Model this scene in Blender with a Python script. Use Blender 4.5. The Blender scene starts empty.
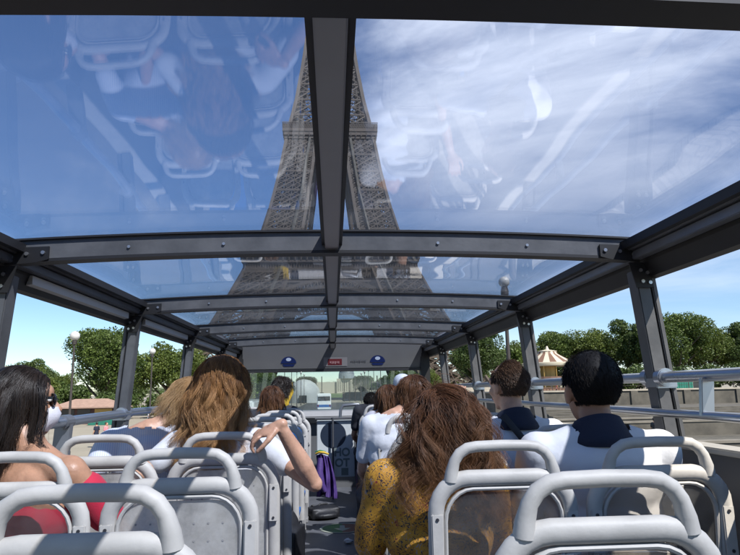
import bpy, bmesh, math, random
import numpy as np
from mathutils import Vector, Matrix
R = math.radians
rnd = random.Random(7)
rng = np.random.default_rng(11)
S = bpy.context.scene
COL = S.collection
FLOOR = 2.4            # height of the upper deck above the street
EYE = 3.6

# ------------------------------------------------------------------ helpers
def tag(o, label=None, cat=None, group=None, kind=None):
    if label: o['label'] = label
    if cat: o['category'] = cat
    if group: o['group'] = group
    if kind: o['kind'] = kind
    return o

def empty(name, loc=(0, 0, 0), rz=0.0, label=None, cat=None, group=None):
    o = bpy.data.objects.new(name, None)
    COL.objects.link(o)
    o.location = loc
    o.rotation_euler = (0, 0, rz)
    return tag(o, label, cat, group)

class MB:
    def __init__(s):
        s.v = []; s.f = []; s.mi = []; s.cur = 0
    def add(s, vs, fs):
        b = len(s.v)
        s.v += [tuple(p) for p in vs]
        for f in fs:
            s.f.append(tuple(b + i for i in f)); s.mi.append(s.cur)
        return s
    def box(s, x0, x1, y0, y1, z0, z1):
        vs = [(x0,y0,z0),(x1,y0,z0),(x1,y1,z0),(x0,y1,z0),(x0,y0,z1),(x1,y0,z1),(x1,y1,z1),(x0,y1,z1)]
        return s.add(vs, [(0,3,2,1),(4,5,6,7),(0,1,5,4),(1,2,6,5),(2,3,7,6),(3,0,4,7)])
    def bar(s, a, b, w, d=None, up=(0,0,1)):
        d = d or w
        a = Vector(a); b = Vector(b); t = (b-a)
        if t.length < 1e-6: return s
        t.normalize(); u = Vector(up)
        if abs(t.dot(u)) > .95: u = Vector((0,1,0)) if abs(t.y) < .9 else Vector((1,0,0))
        n = t.cross(u).normalized(); m = n.cross(t)
        vs = []
        for p in (a, b):
            for i, j in ((-1,-1),(1,-1),(1,1),(-1,1)):
                vs.append(p + n*(i*w/2) + m*(j*d/2))
        return s.add(vs, [(0,3,2,1),(4,5,6,7),(0,1,5,4),(1,2,6,5),(2,3,7,6),(3,0,4,7)])
    def tube(s, pts, r, n=10, caps=True, flat=1.0, up=(0,1,0)):
        """round (or elliptical) tube along a path; r may be a list"""
        P = [Vector(p) for p in pts]; N = len(P)
        rr = r if isinstance(r, (list, tuple)) else [r]*N
        u0 = Vector(up); vs = []
        for i, p in enumerate(P):
            t = (P[min(i+1, N-1)] - P[max(i-1, 0)]).normalized()
            u = u0 - t*u0.dot(t)
            if u.length < .05: u = t.orthogonal()
            u.normalize(); w = t.cross(u)
            for k in range(n):
                a = 2*math.pi*k/n
                vs.append(p + (u*math.cos(a)*flat + w*math.sin(a))*rr[i])
        fs = []
        for i in range(N-1):
            for k in range(n):
                k2 = (k+1) % n
                fs.append((i*n+k, i*n+k2, (i+1)*n+k2, (i+1)*n+k))
        if caps:
            fs.append(tuple(reversed(range(n)))); fs.append(tuple((N-1)*n+k for k in range(n)))
        return s.add(vs, fs)
    def lathe(s, prof, n=24, c=(0,0,0), sx=1, sy=1):
        vs = []
        for (r, z) in prof:
            for k in range(n):
                a = 2*math.pi*k/n
                vs.append((c[0]+r*math.cos(a)*sx, c[1]+r*math.sin(a)*sy, c[2]+z))
        fs = []
        for i in range(len(prof)-1):
            for k in range(n):
                k2 = (k+1) % n
                fs.append((i*n+k, i*n+k2, (i+1)*n+k2, (i+1)*n+k))
        fs.append(tuple(reversed(range(n)))); fs.append(tuple((len(prof)-1)*n+k for k in range(n)))
        return s.add(vs, fs)
    def ell(s, c, r, n=16, m=10):
        prof = []
        vs = [(c[0], c[1], c[2]-r[2])]
        for i in range(1, m):
            t = -math.pi/2 + math.pi*i/m
            for k in range(n):
                a = 2*math.pi*k/n
                vs.append((c[0]+r[0]*math.cos(t)*math.cos(a), c[1]+r[1]*math.cos(t)*math.sin(a), c[2]+r[2]*math.sin(t)))
        vs.append((c[0], c[1], c[2]+r[2]))
        fs = [(0, 1+(k+1) % n, 1+k) for k in range(n)]
        for i in range(m-2):
            for k in range(n):
                k2 = (k+1) % n; b = 1+i*n
                fs.append((b+k, b+k2, b+n+k2, b+n+k))
        b = 1+(m-2)*n; top = len(vs)-1
        fs += [(b+k, b+(k+1) % n, top) for k in range(n)]
        return s.add(vs, fs)
    def cap(s, a, b, ra, rb=None, n=14):
        """tapered capsule"""
        rb = ra if rb is None else rb
        a = Vector(a); b = Vector(b); t = (b-a)
        L = max(t.length, 1e-5); t = t/L
        pts = []; rs = []
        for i in range(5):
            q = math.pi/2*(i+.15)/5
            pts.append(a - t*ra*math.cos(q)); rs.append(ra*math.sin(q))
        for i in range(4):
            q = i/3; pts.append(a+t*L*q); rs.append(ra+(rb-ra)*q)
        for i in range(4, -1, -1):
            q = math.pi/2*(i+.15)/5
            pts.append(b + t*rb*math.cos(q)); rs.append(rb*math.sin(q))
        u = t.orthogonal()
        return s.tube(pts, rs, n, up=u)
    def prism(s, poly, axis, a, b):
        """extrude a 2D polygon along an axis: 'x' poly=(y,z), 'y' poly=(x,z), 'z' poly=(x,y)"""
        def P(p, h):
            return (h,p[0],p[1]) if axis == 'x' else (p[0],h,p[1]) if axis == 'y' else (p[0],p[1],h)
        n = len(poly); vs = [P(p, a) for p in poly]+[P(p, b) for p in poly]
        fs = [tuple(range(n)), tuple(reversed(range(n, 2*n)))]
        for i in range(n):
            j = (i+1) % n; fs.append((j, i, n+i, n+j))
        return s.add(vs, fs)
    def mesh(s, name):
        me = bpy.data.meshes.new(name)
        me.from_pydata(s.v, [], s.f); me.update()
        return me
    def build(s, name, mat, parent=None, smooth=False, bevel=0, fix=True, sharp=40):
        me = s.mesh(name)
        mats = mat if isinstance(mat, (list, tuple)) else [mat]
        for m in mats: me.materials.append(m)
        if len(mats) > 1:
            me.polygons.foreach_set('material_index', s.mi)
        if fix:
            bm = bmesh.new(); bm.from_mesh(me)
            bmesh.ops.recalc_face_normals(bm, faces=bm.faces)
            if bevel:
                es = [e for e in bm.edges if len(e.link_faces) == 2 and e.calc_face_angle(0) > R(35)]
                bmesh.ops.bevel(bm, geom=es, offset=bevel, segments=2, affect='EDGES', clamp_overlap=True)
            bm.to_mesh(me); bm.free()
        if smooth:
            me.polygons.foreach_set('use_smooth', [True]*len(me.polygons))
            try: me.set_sharp_from_angle(angle=R(sharp))
            except Exception: pass
        o = bpy.data.objects.new(name, me); COL.objects.link(o)
        if parent is not None: o.parent = parent
        return o

def remesh(mb, voxel, smooth_it=2, factor=.5):
    """fuse overlapping closed shapes of an MB into one continuous surface mesh"""
    me = mb.mesh('tmp')
    bm = bmesh.new(); bm.from_mesh(me); bmesh.ops.recalc_face_normals(bm, faces=bm.faces); bm.to_mesh(me); bm.free()
    o = bpy.data.objects.new('tmp', me); COL.objects.link(o)
    m = o.modifiers.new('r', 'REMESH'); m.mode = 'VOXEL'; m.voxel_size = voxel; m.adaptivity = 0
    if smooth_it:
        k = o.modifiers.new('s', 'SMOOTH'); k.iterations = smooth_it; k.factor = factor
    dg = bpy.context.evaluated_depsgraph_get()
    out = bpy.data.meshes.new_from_object(o.evaluated_get(dg), depsgraph=dg)
    bpy.data.objects.remove(o); bpy.data.meshes.remove(me)
    out.polygons.foreach_set('use_smooth', [True]*len(out.polygons))
    return out

def objm(name, me, mat, parent=None):
    me.name = name
    me.materials.clear(); me.materials.append(mat)
    o = bpy.data.objects.new(name, me); COL.objects.link(o)
    if parent is not None: o.parent = parent
    return o

def raw_mesh(name, V, F, mat, parent=None, smooth=False, attrs=None):
    """fast numpy mesh of quads/tris (F: n x k int array)"""
    me = bpy.data.meshes.new(name)
    V = np.asarray(V, dtype=np.float32); F = np.asarray(F, dtype=np.int32)
    n, k = F.shape
    me.vertices.add(len(V)); me.vertices.foreach_set('co', V.ravel())
    me.loops.add(n*k); me.loops.foreach_set('vertex_index', F.ravel())
    me.polygons.add(n)
    me.polygons.foreach_set('loop_start', np.arange(0, n*k, k, dtype=np.int32))
    me.update(calc_edges=True)
    if smooth: me.polygons.foreach_set('use_smooth', np.ones(n, dtype=bool))
    for an, av in (attrs or {}).items():
        a = me.attributes.new(an, 'FLOAT', 'POINT'); a.data.foreach_set('value', np.asarray(av, dtype=np.float32))
    me.materials.append(mat)
    o = bpy.data.objects.new(name, me); COL.objects.link(o)
    if parent is not None: o.parent = parent
    return o

def children(o): return [c for c in bpy.data.objects if c.parent is o]
def copy_tree(o, kids, loc, rz=0.0, sc=(1,1,1)):
    """kids: [(child, [grandchildren])]"""
    c = o.copy(); COL.objects.link(c); c.location = loc; c.rotation_euler = (0,0,rz); c.scale = sc
    for ch, gs in kids:
        k = ch.copy(); COL.objects.link(k); k.parent = c
        for g in gs:
            h = g.copy(); COL.objects.link(h); h.parent = k
    return c
def kids_of(o): return [(c, children(c)) for c in children(o)]

def text_mesh(txt, size, name, mat, parent, loc, rot, depth=.002, bold=0.0, sx=1.0):
    cu = bpy.data.curves.new('t', 'FONT'); cu.body = txt; cu.size = size; cu.extrude = depth/2
    cu.align_x = 'CENTER'; cu.align_y = 'CENTER'; cu.offset = bold
    o = bpy.data.objects.new('t', cu); COL.objects.link(o)
    dg = bpy.context.evaluated_depsgraph_get()
    me = bpy.data.meshes.new_from_object(o.evaluated_get(dg), depsgraph=dg)
    bpy.data.objects.remove(o)
    q = objm(name, me, mat, parent); q.location = loc; q.rotation_euler = rot; q.scale = (sx,1,1)
    return q

# ------------------------------------------------------------------ materials
def new_mat(name):
    m = bpy.data.materials.new(name); m.use_nodes = True
    nt = m.node_tree; return m, nt, nt.nodes['Principled BSDF']

def mat(name, col, rough=.5, metal=0.0, var=0.0, scale=5.0, bump=0.0, bscale=40.0, spec=.5, col2=None, coat=0.0, sheen=0.0, sss=0.0, trans=0.0, detail=6):
    m, nt, b = new_mat(name)
    b.inputs['Roughness'].default_value = rough; b.inputs['Metallic'].default_value = metal
    b.inputs['Specular IOR Level'].default_value = spec
    b.inputs['Coat Weight'].default_value = coat
    b.inputs['Sheen Weight'].default_value = sheen
    b.inputs['Subsurface Weight'].default_value = sss
    if sss: b.inputs['Subsurface Radius'].default_value = (.012,.005,.003); b.inputs['Subsurface Scale'].default_value = .6
    tc = nt.nodes.new('ShaderNodeTexCoord')
    c2 = col2 or tuple(max(0, c*(1-var)) for c in col)
    if var or col2:
        n = nt.nodes.new('ShaderNodeTexNoise'); n.inputs['Scale'].default_value = scale; n.inputs['Detail'].default_value = detail
        n.inputs['Roughness'].default_value = .6
        nt.links.new(tc.outputs['Object'], n.inputs['Vector'])
        r = nt.nodes.new('ShaderNodeValToRGB')
        r.color_ramp.elements[0].position = .35; r.color_ramp.elements[1].position = .65
        r.color_ramp.elements[0].color = (*c2, 1); r.color_ramp.elements[1].color = (*col, 1)
        nt.links.new(n.outputs['Fac'], r.inputs['Fac']); nt.links.new(r.outputs['Color'], b.inputs['Base Color'])
        mr = nt.nodes.new('ShaderNodeMapRange'); mr.inputs['To Min'].default_value = max(.03, rough-.12); mr.inputs['To Max'].default_value = min(1, rough+.12)
        nt.links.new(n.outputs['Fac'], mr.inputs['Value']); nt.links.new(mr.outputs['Result'], b.inputs['Roughness'])
    else:
        b.inputs['Base Color'].default_value = (*col, 1)
    if bump:
        n2 = nt.nodes.new('ShaderNodeTexNoise'); n2.inputs['Scale'].default_value = bscale; n2.inputs['Detail'].default_value = 5
        nt.links.new(tc.outputs['Object'], n2.inputs['Vector'])
        bp = nt.nodes.new('ShaderNodeBump'); bp.inputs['Strength'].default_value = bump; bp.inputs['Distance'].default_value = .01
        nt.links.new(n2.outputs['Fac'], bp.inputs['Height']); nt.links.new(bp.outputs['Normal'], b.inputs['Normal'])
    return m

def glass_mat(name, tint, ior=1.5, rough=0.0, haze=0.0, hazecol=(.8,.85,.9), wav=.0, dirt=False):
    """clear pane: lets light and shadows pass with a tint, reflects by Fresnel, optional light dust"""
    m = bpy.data.materials.new(name); m.use_nodes = True; nt = m.node_tree; nt.nodes.clear()
    L = nt.links.new
    out = nt.nodes.new('ShaderNodeOutputMaterial')
    tr = nt.nodes.new('ShaderNodeBsdfTransparent'); tr.inputs['Color'].default_value = (*tint, 1)
    gl = nt.nodes.new('ShaderNodeBsdfGlossy'); gl.inputs['Roughness'].default_value = rough
    lw = nt.nodes.new('ShaderNodeLayerWeight'); lw.inputs['Blend'].default_value = .5
    pw = nt.nodes.new('ShaderNodeMath'); pw.operation = 'POWER'; pw.inputs[1].default_value = 5
    L(lw.outputs['Facing'], pw.inputs[0])
    f0 = ((ior-1)/(ior+1))**2
    fr = nt.nodes.new('ShaderNodeMapRange'); fr.inputs['To Min'].default_value = f0; fr.inputs['To Max'].default_value = 1
    L(pw.outputs[0], fr.inputs['Value'])
    mx = nt.nodes.new('ShaderNodeMixShader')
    L(fr.outputs[0], mx.inputs[0]); L(tr.outputs[0], mx.inputs[1]); L(gl.outputs[0], mx.inputs[2])
    tc = nt.nodes.new('ShaderNodeTexCoord')
    if wav:
        n = nt.nodes.new('ShaderNodeTexNoise'); n.inputs['Scale'].default_value = 1.5; n.inputs['Detail'].default_value = 1.0
        L(tc.outputs['Object'], n.inputs['Vector'])
        bp = nt.nodes.new('ShaderNodeBump'); bp.inputs['Strength'].default_value = 1.0; bp.inputs['Distance'].default_value = wav
        L(n.outputs['Fac'], bp.inputs['Height']); L(bp.outputs['Normal'], gl.inputs['Normal'])
    last = mx
    if haze:
        df = nt.nodes.new('ShaderNodeBsdfTranslucent'); df.inputs['Color'].default_value = (*hazecol, 1)
        d2 = nt.nodes.new('ShaderNodeBsdfDiffuse'); d2.inputs['Color'].default_value = (*hazecol, 1)
        ms = nt.nodes.new('ShaderNodeMixShader'); ms.inputs[0].default_value = .5
        L(df.outputs[0], ms.inputs[1]); L(d2.outputs[0], ms.inputs[2])
        m2 = nt.nodes.new('ShaderNodeMixShader')
        n = nt.nodes.new('ShaderNodeTexNoise'); n.inputs['Scale'].default_value = 3.0 if dirt else 9.0; n.inputs['Detail'].default_value = 8; n.inputs['Roughness'].default_value = .65
        L(tc.outputs['Object'], n.inputs['Vector'])
        mr = nt.nodes.new('ShaderNodeMapRange'); mr.inputs['From Min'].default_value = .3; mr.inputs['From Max'].default_value = .75
        mr.inputs['To Min'].default_value = haze*.5; mr.inputs['To Max'].default_value = haze*1.6
        L(n.outputs['Fac'], mr.inputs['Value']); L(mr.outputs['Result'], m2.inputs[0])
        L(mx.outputs[0], m2.inputs[1]); L(ms.outputs[0], m2.inputs[2]); last = m2
    L(last.outputs[0], out.inputs['Surface'])
    return m

def attr_mat(name, c0, c1, rough=.5, attr='rnd', trans=0.0, spec=.4, tip=None, backlit=None):
    m, nt, b = new_mat(name)
    L = nt.links.new
    a = nt.nodes.new('ShaderNodeAttribute'); a.attribute_name = attr
    mx = nt.nodes.new('ShaderNodeMix'); mx.data_type = 'RGBA'
    mx.inputs['A'].default_value = (*c0, 1); mx.inputs['B'].default_value = (*c1, 1)
    L(a.outputs['Fac'], mx.inputs['Factor'])
    src = mx.outputs['Result']
    if tip:
        t = nt.nodes.new('ShaderNodeAttribute'); t.attribute_name = 'len'
        m2 = nt.nodes.new('ShaderNodeMix'); m2.data_type = 'RGBA'; m2.inputs['B'].default_value = (*tip, 1)
        mr = nt.nodes.new('ShaderNodeMapRange'); mr.inputs['From Min'].default_value = .25; mr.inputs['From Max'].default_value = 1.0; mr.inputs['To Max'].default_value = .8
        L(t.outputs['Fac'], mr.inputs['Value']); L(mr.outputs['Result'], m2.inputs['Factor']); L(src, m2.inputs['A'])
        src = m2.outputs['Result']
    L(src, b.inputs['Base Color'])
    b.inputs['Roughness'].default_value = rough; b.inputs['Specular IOR Level'].default_value = spec
    if trans:
        tl = nt.nodes.new('ShaderNodeBsdfTranslucent'); L(src, tl.inputs['Color'])
        ms = nt.nodes.new('ShaderNodeMixShader'); ms.inputs[0].default_value = trans
        out = nt.nodes['Material Output']
        L(b.outputs[0], ms.inputs[1]); L(tl.outputs[0], ms.inputs[2]); L(ms.outputs[0], out.inputs['Surface'])
    return m

M = dict(
 alu=mat('grey powder coated aluminium', (.115,.117,.122), .45, .15, var=.30, scale=9, bump=.06, detail=12),
 alu_light=mat('light aluminium', (.22,.23,.25), .42, .5, var=.15, scale=8),
 gasket=mat('black rubber gasket', (.012,.012,.014), .55),
 mull=mat('mullion grey', (.34,.34,.35), .5, var=.1, scale=4),
 black=mat('black trim', (.009,.009,.010), .55, var=.2, scale=3),
 strip=mat('cream light diffuser', (.62,.60,.54), .4),
 bolt=mat('steel bolt', (.55,.55,.55), .3, .9),
 rail=mat('brushed steel rail', (.42,.45,.50), .32, .85, var=.06, scale=1.5),
 seatgrey=mat('light grey seat plastic', (.54,.515,.475), .55, var=.20, scale=7, bump=.05, bscale=120, detail=10),
 seatgrey2=mat('mid grey seat shell', (.32,.31,.30), .5, var=.12, scale=4, bump=.05, bscale=90),
 blue=mat('blue seat upholstery', (.012,.13,.42), .6, var=.2, scale=30, bump=.1, bscale=200),
 screw=mat('dark screw', (.08,.08,.09), .35, .6),
 frost=glass_mat('smoked perforated acrylic', (.80,.78,.75), 1.4, .12, haze=.11, hazecol=(.55,.55,.55)),
 roofglass=glass_mat('blue tinted roof glass', (.86,.90,.98), 1.66, .012, haze=.016, hazecol=(.75,.82,.92), wav=.008, dirt=True),
 windscreen=glass_mat('green tinted windscreen glass', (.78,.84,.84), 1.6, 0.0, haze=.05, hazecol=(.6,.66,.66), wav=.004, dirt=True),
 deckfloor=mat('dark vinyl floor', (.125,.128,.14), .42, var=.25, scale=8, bump=.05, bscale=250),
 inner=mat('grey inner wall', (.07,.072,.078), .5, var=.15, scale=3),
 frontp=mat('front cove panel', (.13,.13,.13), .55, var=.10, scale=3),
 sill=mat('cream window sill', (.42,.39,.33), .5, var=.15, scale=6),
 busskin=mat('blue bus paint', (.02,.10,.30), .3, coat=.5),
 screen=mat('pale grey stair screen', (.60,.63,.62), .5, var=.10, scale=5),
 disc=mat('dark disc print', (.02,.03,.05), .4),
 printgreen=mat('grey green print', (.17,.21,.20), .5),
 stickerblue=mat('dark blue sticker', (.007,.018,.09), .4),
 stickerpale=mat('pale blue sticker print', (.45,.52,.65), .4),
 red=mat('dark red sign', (.13,.015,.02), .5),
 white=mat('white print', (.75,.75,.75), .5),
 stgreen=mat('green floor sticker', (.05,.18,.05), .5),
 stbrown=mat('brown red floor sticker', (.20,.08,.05), .5),
 steel_tower=mat('tower brown paint', (.088,.066,.047), .65, var=.25, scale=.15),
 steel_tower2=mat('tower panel paint', (.075,.057,.042), .65, var=.3, scale=.3),
 stone=mat('pale limestone', (.42,.38,.31), .8, var=.25, scale=1.2, bump=.2, bscale=8),
 stone_d=mat('weathered stone', (.12,.11,.09), .85, var=.45, scale=.7, bump=.3, bscale=6),
 stone_m=mat('grey coping stone', (.22,.20,.165), .85, var=.35, scale=.9),
 bark=mat('bark', (.09,.07,.05), .9, var=.4, scale=4, bump=.5, bscale=12),
 lamp=mat('dark lamp post paint', (.06,.05,.045), .5, .3),
 globe=mat('lamp globe', (.55,.55,.53), .15, .0),
 roof_k=mat('kiosk roof', (.33,.22,.17), .7, var=.2, scale=2),
 wood=mat('kiosk brown boards', (.10,.038,.028), .6, var=.3, scale=3),
 green=mat('green container paint', (.02,.17,.12), .45, var=.2, scale=2),
 cream=mat('carousel cream', (.50,.46,.36), .5),
 brownk=mat('carousel brown', (.16,.09,.06), .6),
 gold=mat('carousel gold', (.45,.28,.08), .4, .3),
 tent=mat('white tent fabric', (.34,.35,.36), .6, var=.08, scale=2),
 zinc=mat('zinc roof', (.20,.22,.25), .5, var=.2, scale=.5),
 glassdark=mat('dark window glass', (.03,.035,.04), .1),
 tyre=mat('tyre rubber', (.02,.02,.02), .8),
 carwhite=mat('white car paint', (.68,.69,.70), .25, coat=.6),
 carblue=mat('blue car paint', (.03,.12,.35), .25, coat=.6),
 cardark=mat('dark grey car paint', (.04,.045,.05), .25, coat=.6),
 skin_tan=mat('tan skin', (.50,.27,.165), .46, var=.22, scale=22, sss=.12, bump=.12, bscale=110),
 skin_fair=mat('light skin', (.58,.33,.22), .46, var=.24, scale=22, sss=.12, bump=.12, bscale=110),
 skin_olive=mat('olive skin', (.36,.19,.12), .5, var=.10, scale=14, sss=.12, bump=.03, bscale=160),
 redcloth=mat('red jersey cloth', (.50,.012,.045), .75, var=.15, scale=6, bump=.12, bscale=260, sheen=.2),
 whitecloth=mat('white cotton', (.66,.67,.70), .85, var=.05, scale=8, bump=.45, bscale=14, sheen=.2),
 greycloth=mat('pale grey lilac cotton', (.46,.46,.52), .8, var=.06, scale=8, bump=.12, bscale=220),
 navy=mat('navy collar cloth', (.010,.014,.034), .8, bump=.15, bscale=200),
 darkcloth=mat('dark trousers cloth', (.025,.027,.035), .85, bump=.1, bscale=150),
 purple=mat('purple jacket cloth', (.075,.035,.18), .7, var=.25, scale=9, bump=.25, bscale=25),
 yellow=mat('yellow trim', (.60,.38,.03), .6),
 greentrim=mat('green trim', (.02,.20,.07), .6),
 blackcloth=mat('black nylon', (.012,.012,.014), .5, bump=.15, bscale=60),
 mask=mat('white face mask', (.70,.68,.72), .8, bump=.1, bscale=200),
 lens=mat('dark sunglass lens', (.01,.01,.012), .08),
 eye=mat('eye white', (.7,.7,.68), .2),
 lip=mat('lips', (.42,.13,.11), .45),
 cap=mat('silver white cap cloth', (.60,.64,.72), .55, var=.1, scale=20),
 navyprint=mat('navy cap print', (.01,.015,.06), .6),
 h_dark=attr_mat('near black brown hair', (.009,.006,.005), (.030,.019,.013), .38, spec=.55),
 h_black=attr_mat('black hair', (.006,.005,.005), (.020,.014,.011), .6, spec=.25),
 h_auburn=attr_mat('dark auburn hair', (.045,.018,.009), (.17,.072,.032), .46, spec=.4, tip=(.25,.12,.05), trans=.10),
 h_blonde=attr_mat('brown to golden hair', (.16,.07,.026), (.52,.26,.095), .45, spec=.4, tip=(.80,.50,.24), trans=.25),
 h_light=attr_mat('light blonde hair', (.30,.17,.07), (.60,.38,.18), .45, tip=(.62,.42,.22), trans=.16),
 h_brown=attr_mat('mid brown hair', (.05,.026,.014), (.16,.088,.048), .45, spec=.5),
 leafA=attr_mat('plane tree leaves', (.032,.060,.013), (.135,.19,.04), .55, trans=.3),
 leafB=attr_mat('dark chestnut leaves', (.024,.048,.012), (.095,.14,.033), .55, trans=.25),
 leafC=attr_mat('yellow green leaves', (.045,.080,.014), (.165,.205,.045), .55, trans=.3),
)

def floral_mat():
    m, nt, b = new_mat('mustard floral cloth'); L = nt.links.new
    tc = nt.nodes.new('ShaderNodeTexCoord')
    n = nt.nodes.new('ShaderNodeTexNoise'); n.inputs['Scale'].default_value = 14; n.inputs['Detail'].default_value = 3
    v = nt.nodes.new('ShaderNodeTexVoronoi'); v.inputs['Scale'].default_value = 34
    w = nt.nodes.new('ShaderNodeTexNoise'); w.inputs['Scale'].default_value = 34; w.inputs['Detail'].default_value = 3; w.inputs['Distortion'].default_value = 3.5
    for q in (n, v, w): L(tc.outputs['Object'], q.inputs['Vector'])
    def ramp(src, e):
        r = nt.nodes.new('ShaderNodeValToRGB'); r.color_ramp.interpolation = 'CONSTANT'
        r.color_ramp.elements[0].position = 0; r.color_ramp.elements[0].color = e[0][1]
        r.color_ramp.elements[1].position = e[1][0]; r.color_ramp.elements[1].color = e[1][1]
        for p, c in e[2:]:
            k = r.color_ramp.elements.new(p); k.color = c
        L(src, r.inputs['Fac']); return r
    base = ramp(n.outputs['Fac'], [(0,(.42,.20,.018,1)),(.5,(.50,.25,.025,1))])
    msk = ramp(w.outputs['Fac'], [(0,(1,1,1,1)),(.40,(0,0,0,1)),(.60,(1,1,1,1))])
    col = ramp(v.outputs['Color'], [(0,(.03,.015,.02,1)),(.45,(.02,.03,.045,1)),(.72,(.30,.24,.22,1)),(.82,(.20,.03,.03,1))])
    mx = nt.nodes.new('ShaderNodeMix'); mx.data_type = 'RGBA'
    L(msk.outputs['Color'], mx.inputs['Factor']); L(base.outputs['Color'], mx.inputs['A']); L(col.outputs['Color'], mx.inputs['B'])
    L(mx.outputs['Result'], b.inputs['Base Color']); b.inputs['Roughness'].default_value = .75
    return m
M['floral'] = floral_mat()

def striped_mat():
    m, nt, b = new_mat('white and blue striped cotton'); L = nt.links.new
    tc = nt.nodes.new('ShaderNodeTexCoord'); w = nt.nodes.new('ShaderNodeTexWave')
    w.inputs['Scale'].default_value = 34; w.inputs['Distortion'].default_value = .6
    L(tc.outputs['Object'], w.inputs['Vector'])
    r = nt.nodes.new('ShaderNodeValToRGB'); r.color_ramp.elements[0].color = (.48,.53,.66,1); r.color_ramp.elements[1].color = (.64,.65,.70,1)
    r.color_ramp.elements[0].position = .3; r.color_ramp.elements[1].position = .5
    L(w.outputs['Fac'], r.inputs['Fac']); L(r.outputs['Color'], b.inputs['Base Color']); b.inputs['Roughness'].default_value = .8
    return m
M['stripe'] = striped_mat()

def perf_mat():
    """grey seat-back sheet with a regular grid of small dents, slightly see-through"""
    m = glass_mat('perforated frosted sheet', (.72,.70,.66), 1.35, .22, haze=.70, hazecol=(.82,.80,.75))
    return m
M['perf'] = perf_mat()

def ground_mat(name, c0, c1, s, stones=0):
    m, nt, b = new_mat(name); L = nt.links.new
    tc = nt.nodes.new('ShaderNodeTexCoord')
    n = nt.nodes.new('ShaderNodeTexNoise'); n.inputs['Scale'].default_value = s; n.inputs['Detail'].default_value = 10; n.inputs['Roughness'].default_value = .65
    L(tc.outputs['Object'], n.inputs['Vector'])
    r = nt.nodes.new('ShaderNodeValToRGB'); r.color_ramp.elements[0].position = .3; r.color_ramp.elements[1].position = .7
    r.color_ramp.elements[0].color = (*c0,1); r.color_ramp.elements[1].color = (*c1,1)
    L(n.outputs['Fac'], r.inputs['Fac'])
    src = r.outputs['Color']
    if stones:
        k = nt.nodes.new('ShaderNodeTexBrick'); k.inputs['Scale'].default_value = stones; k.inputs['Mortar Size'].default_value = .02
        k.inputs['Color1'].default_value = (1,1,1,1); k.inputs['Color2'].default_value = (.8,.8,.8,1); k.inputs['Mortar'].default_value = (.45,.45,.45,1)
        L(tc.outputs['Object'], k.inputs['Vector'])
        mx = nt.nodes.new('ShaderNodeMix'); mx.data_type = 'RGBA'; mx.blend_type = 'MULTIPLY'; mx.inputs['Factor'].default_value = 1
        L(src, mx.inputs['A']); L(k.outputs['Color'], mx.inputs['B']); src = mx.outputs['Result']
    L(src, b.inputs['Base Color']); b.inputs['Roughness'].default_value = .9
    return m
M['asphalt'] = ground_mat('asphalt', (.045,.045,.047), (.075,.073,.07), .6)
M['earth'] = ground_mat('gravel ground', (.20,.18,.145), (.30,.27,.215), .08)
M['sand'] = ground_mat('pale sandy plaza', (.22,.20,.155), (.31,.28,.22), .12)
M['paving'] = ground_mat('stone paving', (.20,.185,.16), (.30,.28,.24), .3, 1.2)
M['greypav'] = ground_mat('grey quay paving', (.085,.08,.065), (.15,.14,.115), .25, .8)
M['lawn'] = ground_mat('lawn', (.05,.085,.02), (.09,.13,.035), .05)

EXPO = 0.68

# ------------------------------------------------------------------ world, sun, camera
SUN_AZ, SUN_EL = 142.0, 49.0      # clockwise from +Y, degrees
W = bpy.data.worlds.new("World"); S.world = W; W.use_nodes = True
nt = W.node_tree; nt.nodes.clear(); L = nt.links.new
wo = nt.nodes.new('ShaderNodeOutputWorld'); bg = nt.nodes.new('ShaderNodeBackground')
sky = nt.nodes.new('ShaderNodeTexSky'); sky.sky_type = 'NISHITA'; sky.sun_disc = False
sky.sun_elevation = R(SUN_EL); sky.sun_rotation = R(SUN_AZ); sky.air_density = .85; sky.dust_density = .1; sky.ozone_density = 3.2
tc = nt.nodes.new('ShaderNodeTexCoord')
mp = nt.nodes.new('ShaderNodeMapping'); mp.inputs['Scale'].default_value = (.8, 1.25, 2.1); mp.inputs['Rotation'].default_value = (R(18), R(-32), R(20))
n1 = nt.nodes.new('ShaderNodeTexNoise'); n1.inputs['Scale'].default_value = 1.5; n1.inputs['Detail'].default_value = 10; n1.inputs['Roughness'].default_value = .60; n1.inputs['Distortion'].default_value = .7
L(tc.outputs['Generated'], mp.inputs['Vector']); L(mp.outputs['Vector'], n1.inputs['Vector'])
def dirmask(d, lo, hi):
    v = Vector(d).normalized()
    dp = nt.nodes.new('ShaderNodeVectorMath'); dp.operation = 'DOT_PRODUCT'; dp.inputs[1].default_value = v
    L(tc.outputs['Generated'], dp.inputs[0])
    mr = nt.nodes.new('ShaderNodeMapRange'); mr.interpolation_type = 'SMOOTHSTEP'
    mr.inputs['From Min'].default_value = lo; mr.inputs['From Max'].default_value = hi
    L(dp.outputs['Value'], mr.inputs['Value']); return mr.outputs['Result']
m1 = dirmask((.62, 1, .42), .80, 1.0)
m2 = dirmask((.32, 1, .66), .93, 1.0)
m3 = dirmask((.13, 1, .30), .975, 1.0)
def mth(op, a, b):
    q = nt.nodes.new('ShaderNodeMath'); q.operation = op
    for i, x in enumerate((a, b)):
        if isinstance(x, (int, float)): q.inputs[i].default_value = x
        else: L(x, q.inputs[i])
    return q.outputs[0]
s1 = mth('ADD', mth('MULTIPLY', m1, .15), mth('ADD', mth('MULTIPLY', m2, .13), mth('MULTIPLY', m3, .05)))
den = mth('ADD', n1.outputs['Fac'], s1)
cr = nt.nodes.new('ShaderNodeMapRange'); cr.interpolation_type = 'SMOOTHSTEP'
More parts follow.
